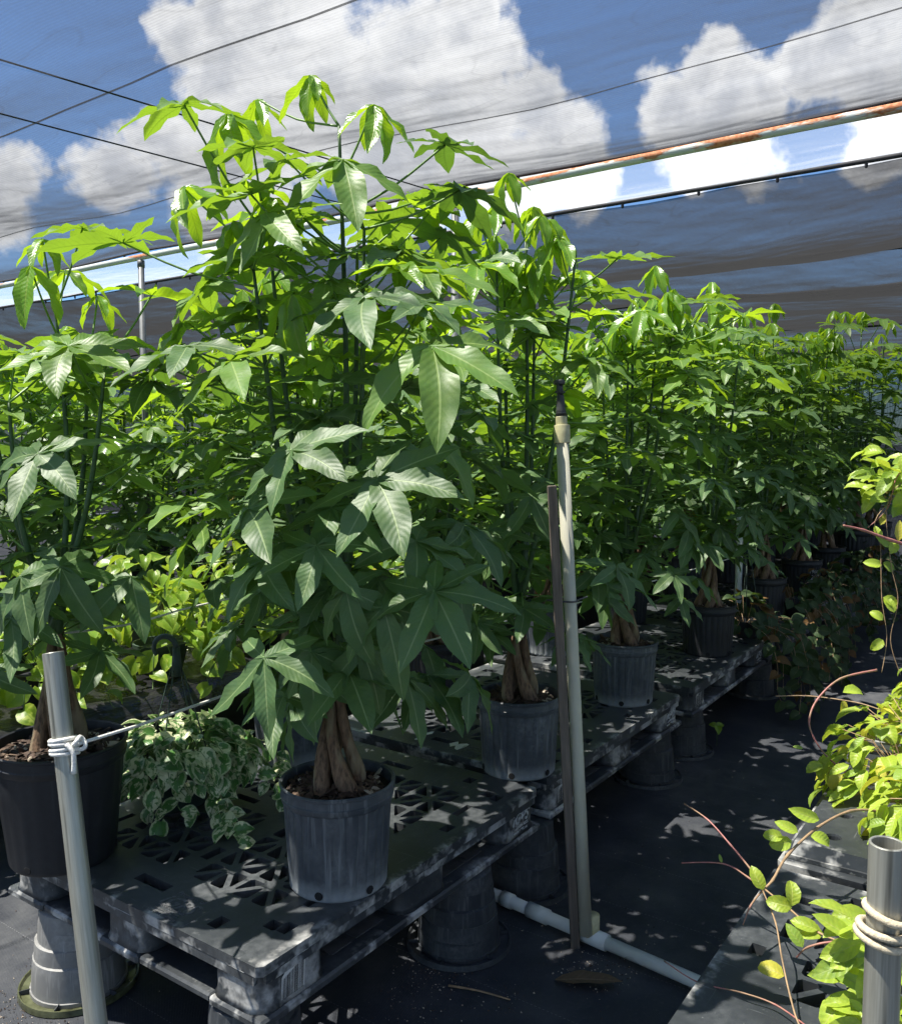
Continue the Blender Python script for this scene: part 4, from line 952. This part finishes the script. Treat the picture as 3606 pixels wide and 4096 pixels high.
for i, (x, y) in enumerate(gp_spots):
    t = empty('golden_pothos', (x, y, .452), gl[min(i, 6)], 'potted plant', 'golden pothos pots on the film bench'); basket(t, .125, .14, POT_C if i % 2 else POT_G, False)
    dome(t, 95 if y < 3.6 else 70, .27, .27 if y < 3.6 else .36, .16, HM_G, .098, 50+i, flat=.45)
    for k in range(4):
        a = -2.2+k*.55+rg.uniform(-.2, .2); d = Vector((math.cos(a), math.sin(a), 0)); trail(t, [d*.1+UP*.16, d*.26+UP*.14, d*.31+UP*.02, d*.33-UP*.05*(k % 2)], HM_G, .088, .075, 70+i*5+k)
# trailing heartleaf by the pallet end
for i, (x, y, n_, lb) in enumerate([(5.15, 1.50, 55, 'dark heartleaf vine trailing off the pallet end to the ground'), (5.95, 1.40, 45, 'brownish heartleaf vine trailing below the pot beside the white post'), (6.75, 1.38, 45, 'dark heartleaf vine trailing below the handwritten pot'), (7.7, 1.38, 40, 'dark heartleaf vine trailing at the aisle end'), (8.7, 1.40, 40, 'heartleaf vine trailing past the aisle end')]):
    t = empty('heartleaf_vine', (x, y, ZP), lb, 'vine plant', 'heartleaf vines along the pallet edge'); basket(t, .085, .10, POT_C, i == 0, .5)
    dome(t, n_, .19, .16, .10, HM_M*5+HM_B, .075, 120+i, VINE)
    rg = random.Random(200+i)
    for k in range(11):
        u_ = rg.uniform(-.45, .42); yy = -.10-y+1.36-rg.uniform(.0, .13); zb = -rg.uniform(.12, .385)
        trail(t, [Vector((u_*.3, -.05, .11)), Vector((u_*.8, yy+.04, .08)), Vector((u_, yy-.03, -.04)), Vector((u_+rg.uniform(-.06, .06), yy-.05, zb*.6)), Vector((u_+rg.uniform(-.12, .12), yy-.07, zb))], HM_M*6+HM_B, .072, .055, 300+i*20+k, VINE)
# hoya across the aisle
def hoya(x, y, z, lb, n, r, h, seed, size=.073, parts=None):
    t = empty('hoya_plant', (x, y, z), lb, 'potted plant', 'hoya plants across the aisle'); b = MB(); b.lathe([(0, .002), (.07, .002), (.075, .0), (.095, .10), (.10, .10), (.10, .115), (.09, .115), (.085, .09), (0, .09)], 28); ob('pot', b.mk('pot', POT_C), t)
    dome(t, n, r, h, .07, HY*4+HYD*2+HYY, size, seed, VINE, .45); return t
hA = hoya(3.00, .31, ZP, 'dense yellow-green hoya heaped on the pallet beyond the upturned tray', 285, .30, .27, 1)
hB = hoya(3.62, .22, ZP, 'yellow-green hoya further along the sunny pallets', 230, .30, .26, 2)
hC = hoya(4.35, .25, ZP, 'far yellow-green hoya on the sunny pallets', 150, .30, .24, 3)
hE = hoya(5.2, .22, ZP, 'farthest hoya at the sunny row end', 110, .32, .3, 9)
hF = hoya(2.60, .20, ZP+.046, 'low hoya spilling over the upturned tray', 150, .20, .15, 6, .072)
hD = hoya(1.80, -.02, ZP, 'bright hoya around the rope-wrapped pole', 110, .17, .16, 4, .07)
def vine(t, L, mat, r0, r1, leaves=(), name='vine'):
    Ti = t.matrix_basis.inverted(); pth = smooth_path([Ti @ at(*p) for p in L], 6); b = MB(); n = len(pth); b.tube(pth, [.72*(r0+(r1-r0)*i/(n-1))*(1.25 if i % 6 == 0 else 1) for i in range(n)], 7); ob(name, b.mk(name, mat), t)
    for (px, py, d, s, th, ang, ms) in leaves:     # ang: image direction the tip points to; th: lean of the face towards the camera
        nr = UP*math.cos(R_(th))-FW*math.sin(R_(th)); xd = RT*math.cos(R_(ang))+UP*math.sin(R_(ang))+FW*math.sin(R_(ang))*.3
        put_leaf(t, ms, Ti @ at(px, py, d), nr, xd, s, random.Random(int(px)))
    return
HYl = HY
vine(hA, [(3520,3245,2.35),(3400,3245,2.28),(3270,3310,2.18),(3150,3420,2.08),(3090,3520,2.02),(3050,3560,1.99)], VINE, .0050, .0042, [(3275,3280,2.17,.075,60,160,HY),(3190,3330,2.1,.05,50,150,HY),(3165,3365,2.1,.05,70,190,HY),(3130,3350,2.1,.045,55,170,HY),(3240,3345,2.15,.05,40,-20,HY),(3050,3560,1.98,.05,70,110,HY)])
vine(hA, [(3050,3560,1.99),(3010,3490,2.02),(2920,3380,2.08),(2830,3280,2.14),(2735,3215,2.2)], VINE_P, .0036, .0022)
vine(hA, [(3050,3560,1.99),(2990,3510,2.02),(2890,3455,2.06),(2725,3452,2.12)], VINE_P, .0034, .0020, [(2885,3452,2.06,.022,60,100,HYD)])
vine(hA, [(3050,3560,1.99),(3000,3625,1.95),(2970,3700,1.93)], VINE_P, .0034, .0018)
vine(hD, [(3050,3565,1.98),(3100,3690,1.88),(3125,3830,1.80),(3160,3990,1.72),(3200,4110,1.66),(3300,4250,1.60)], VINE, .0022, .0028, [(3135,3905,1.77,.055,40,150,HYY)])
vine(hD, [(3060,3560,1.98),(3160,3640,1.9),(3270,3730,1.8),(3420,3790,1.72)], VINE, .0028, .003, [(3165,3630,1.9,.05,60,165,HY),(3165,3625,1.9,.05,70,80,HY),(3290,3735,1.8,.06,40,170,HY),(3330,3730,1.78,.07,35,-10,HY),(3270,3720,1.8,.06,40,150,HY)])
vine(hD, [(2655,3845,1.95),(2790,3930,1.86),(2960,3970,1.78),(3100,4020,1.74),(3230,4110,1.66)], VINE_P, .0018, .0024)
vine(hA, [(3505,2680,2.9),(3360,2715,2.9),(3268,2798,2.88),(3235,2881,2.85),(3252,2947,2.82),(3300,3020,2.78),(3380,3090,2.72)], VINE_P, .0050, .0035, [(3290,3060,2.75,.06,30,200,HY),(3210,2995,2.75,.03,40,160,HYD)])
vine(hA, [(3100,2785,2.95),(3240,2785,2.92),(3420,2810,2.85),(3520,2840,2.8)], VINE, .0026, .0030, [(3370,2770,2.88,.07,30,5,HY),(3370,2800,2.88,.04,80,-95,HYY)])
vine(hD, [(3185,3830,1.75),(3230,3790,1.72),(3330,3770,1.70),(3420,3800,1.66)], VINE_P, .0022, .004, [(3210,3790,1.73,.05,60,120,HYD),(3310,3790,1.7,.05,60,-70,HYY)])
rg = random.Random(8)
for k in range(44):      # leaves round the near pole, on hoya D
    px, py = rg.uniform(3390, 3660), rg.uniform(3640, 4120); put_leaf(hD, HY+HYD[:1], hD.matrix_basis.inverted() @ at(px, py, rg.uniform(1.50, 1.72)), UP*.7-FW*.5+Vector((rg.gauss(0, .3), rg.gauss(0, .3), 0)), -RT*1+FW*rg.uniform(-.8, .8)+UP*rg.uniform(-.4, .3), .075, rg)
# hanging hoya at the right edge
hp = at(3760, 1830, 3.3); th_ = empty('hanging_hoya', hp, 'hanging hoya basket whose bright leaves and thin vines hang at the aisle', 'hanging plant')
basket(th_, .11, .11, POT_C, False)
b = MB(); hk = Vector((hp.x, hp.y, 3.02))-hp
for k in range(3): a = k*2.1; b.tube([(.105*math.cos(a), .105*math.sin(a), .10), (.01*math.cos(a), .01*math.sin(a), .6)], .002, 5)
b.tube([(0, 0, .58), hk], .003, 5); ob('hanger', b.mk('hanger', POT_G), th_)
rg = random.Random(15)
for k in range(95):
    px, py = rg.uniform(3470, 3800), 0; py = rg.uniform(1790, 2010)+max(0, (px-3600))*.1; put_leaf(th_, HY*2+HYD, th_.matrix_basis.inverted() @ at(px, py, rg.uniform(3.1, 3.4)), UP*.75-FW*.4+Vector((rg.gauss(0, .3), rg.gauss(0, .3), 0)), -RT*rg.uniform(.2, 1)+FW*rg.uniform(-.8, .8)-UP*.2, .085, rg)
vine(th_, [(3700,1800,3.25),(3590,1900,3.2),(3550,2030,3.2),(3470,2110,3.2)], VINE_P, .003, .002)
vine(th_, [(3720,1850,3.25),(3555,1990,3.2),(3560,2240,3.18),(3590,2400,3.16),(3560,2560,3.15),(3600,2700,3.12)], VINE, .002, .0015, [(3560,2215,3.18,.06,70,60,HY),(3555,2190,3.18,.06,70,130,HYD),(3565,2290,3.18,.05,70,110,HYD),(3575,2450,3.15,.06,70,110,HY)])
vine(th_, [(3730,1850,3.25),(3510,2060,3.2),(3520,2180,3.2),(3525,2390,3.17),(3545,2550,3.15),(3525,2690,3.12)], VINE, .002, .0015, [(3520,2165,3.2,.06,70,100,HY),(3525,2260,3.2,.06,60,165,HY),(3530,2390,3.17,.06,60,-30,HY),(3530,2480,3.15,.05,70,140,HY),(3530,2560,3.15,.055,60,215,HY),(3520,2100,3.2,.05,70,60,HYY)])
vine(th_, [(3900,2290,2.5),(3700,2205,2.45),(3560,2160,2.4),(3450,2120,2.38),(3372,2102,2.36)], VINE_P, .0085, .0035, [(3590,2165,2.4,.07,75,80,HYY)])
# upturned tray with round holes on the sunny pallet
ty = empty('plastic_tray', (2.44, -.26, ZP), 'scuffed black upturned plastic tray with round holes on the sunny pallet', 'tray')
TW, TD, TH = .34, .82, .045
ring = 14; V = []; F = []; n_x, n_y = 2, 5; pts = [(0, 0), (TW, 0), (TW, TD), (0, TD)]; edges = [(i, (i+1) % 4) for i in range(4)]; hcs = []
for i in range(n_x):
    for j in range(n_y):
        cx_, cy_ = TW*(i+.5)/n_x, TD*(j+.5)/n_y; b0 = len(pts); hcs.append((cx_, cy_))
        pts += [(cx_+.022*math.cos(2*math.pi*k/ring), cy_+.022*math.sin(2*math.pi*k/ring)) for k in range(ring)]; edges += [(b0+k, b0+(k+1) % ring) for k in range(ring)]
r = delaunay_2d_cdt([Vector(p) for p in pts], edges, [], 1, 1e-6); V = [(v.x, v.y, TH) for v in r[0]]
F = [tuple(f) for f in r[2] if all((sum(r[0][i].x for i in f)/3-c[0])**2+(sum(r[0][i].y for i in f)/3-c[1])**2 > .021**2 for c in hcs)]
b = MB(); b.add(V, F)
for c in hcs: b.lathe([(.022, TH), (.020, TH-.006), (.019, TH-.02)], ring, c=(c[0], c[1], 0))
b.add([(0, 0, TH), (TW, 0, TH), (TW, TD, TH), (0, TD, TH), (-.012, -.012, .002), (TW+.012, -.012, .002), (TW+.012, TD+.012, .002), (-.012, TD+.012, .002)], [(0, 4, 5, 1), (1, 5, 6, 2), (2, 6, 7, 3), (3, 7, 4, 0)])
b.box(-.02, -.0121, -.02, TD+.02, .001, .012); b.box(TW+.0121, TW+.02, -.02, TD+.02, .001, .012); b.box(-.0118, TW+.0118, TD+.0121, TD+.02, .001, .0118)
ob('tray', b.mk('tray', PALLET, False), ty)
# ------------------------------------------------------------------ litter on the ground
rg = random.Random(6); b = MB()
def speck(c, s, rg):
    V = [Vector(c)+Vector((rg.uniform(-1, 1)*s, rg.uniform(-1, 1)*s, 0)) for _ in range(4)]; V.append(Vector(c)+UP*s*.8); return V, [(0, 1, 4), (1, 2, 4), (2, 3, 4), (3, 0, 4)]
def cluster(px, py, n, sx, sy, smin=.0012, smax=.004, pale=.35):
    c = onz(px, py, 0)
    for _ in range(n):
        p = (c.x+rg.gauss(0, sx), c.y+rg.gauss(0, sy), .002); V_, F_ = speck(p, rg.uniform(smin, smax), rg); b.add(V_, F_, None, 1 if rg.random() < pale else 0)
for a in ((1720, 3900, 140, .04, .05), (1700, 3980, 90, .06, .05), (2320, 3870, 170, .05, .06), (2360, 3920, 110, .06, .05), (80, 4040, 420, .10, .10, .0015, .005, .5), (1800, 3870, 90, .12, .06), (2010, 4000, 80, .06, .05), (1600, 4060, 90, .1, .06), (2500, 3870, 70, .1, .03), (2900, 3200, 60, .5, .2), (2400, 3400, 120, .6, .2), (200, 3750, 90, .2, .2)): cluster(*a)
o = ob('ground_litter', b.mk('litter', [BARK, PERL], False)); o['kind'] = 'stuff'; o['label'] = 'small bark crumbs and pale grit scattered on the ground fabric'
b = MB(); p0 = onz(1792, 3943, .006); p1 = onz(2040, 4000, .005); b.tube(smooth_path([p0, p0.lerp(p1, .5)+Vector((.004, .002, .002)), p1], 4), [.0035-.0015*i/8 for i in range(9)], 6)
tag(ob('dry_twig', b.mk('twig', VINE)), 'thin dry twig lying on black ground fabric near the upturned pots', 'twig')
v = leaflet(.36, .10, .15, .012, 10, 4, 3); c = onz(2220, 3920, .008); e = onz(2490, 3950, .008)
o = ob('fallen_leaf', mesh('fallen_leaf', v[0], v[1], DRY, v[2]), None, TR(c) @ frame((.05, .05, 1), e-c) @ SC((e-c).length)); tag(o, 'single dry brown fallen leaf on the ground by the water pipe', 'leaf')
# clover weed
wp = onz(2865, 2985, .001); t = empty('clover_weed', wp, 'tiny three-leaved green weed sprouting beside the pot stack', 'weed'); b = MB(); b.tube([(0, 0, 0), (0, 0, .05), tuple(UP*.10)], .0015, 5); ob('stem', b.mk('stem', VINE_G), t)
rg = random.Random(3)
for a in range(3): put_leaf(t, HM_G, Vector((0, 0, .10)), UP*.7-FW*.4, RT*math.cos(a*2.1+.5)+FW*math.sin(a*2.1+.5), .045, rg)
# torn label scraps stuck on the second pallet
for k, (px, py, s) in enumerate(((1815, 2975, .035), (1845, 2985, .045), (1720, 2932, .03), (1670, 2955, .02))):
    c = onz(px, py, ZP+.0012); rg = random.Random(k+40); n = 7; V = [c+Vector((s*rg.uniform(.5, 1.2)*math.cos(a), s*.5*rg.uniform(.4, 1.2)*math.sin(a), 0)) for a in np.linspace(0, 5.4, n)]
    V2 = [v_-UP*.0008 for v_ in V]; F = [tuple(range(n)), tuple(range(2*n-1, n-1, -1))]+[(i, i+n, (i+1) % n+n, (i+1) % n) for i in range(n)]
    tag(ob('label_scrap', mesh('scrap', V+V2, F, PAPER, smooth=False)), 'torn pale label scrap on the pallet deck behind the tallest tree', 'label scrap', 'torn label scraps')
print('objects', len(bpy.data.objects), 'meshes', len(bpy.data.meshes))
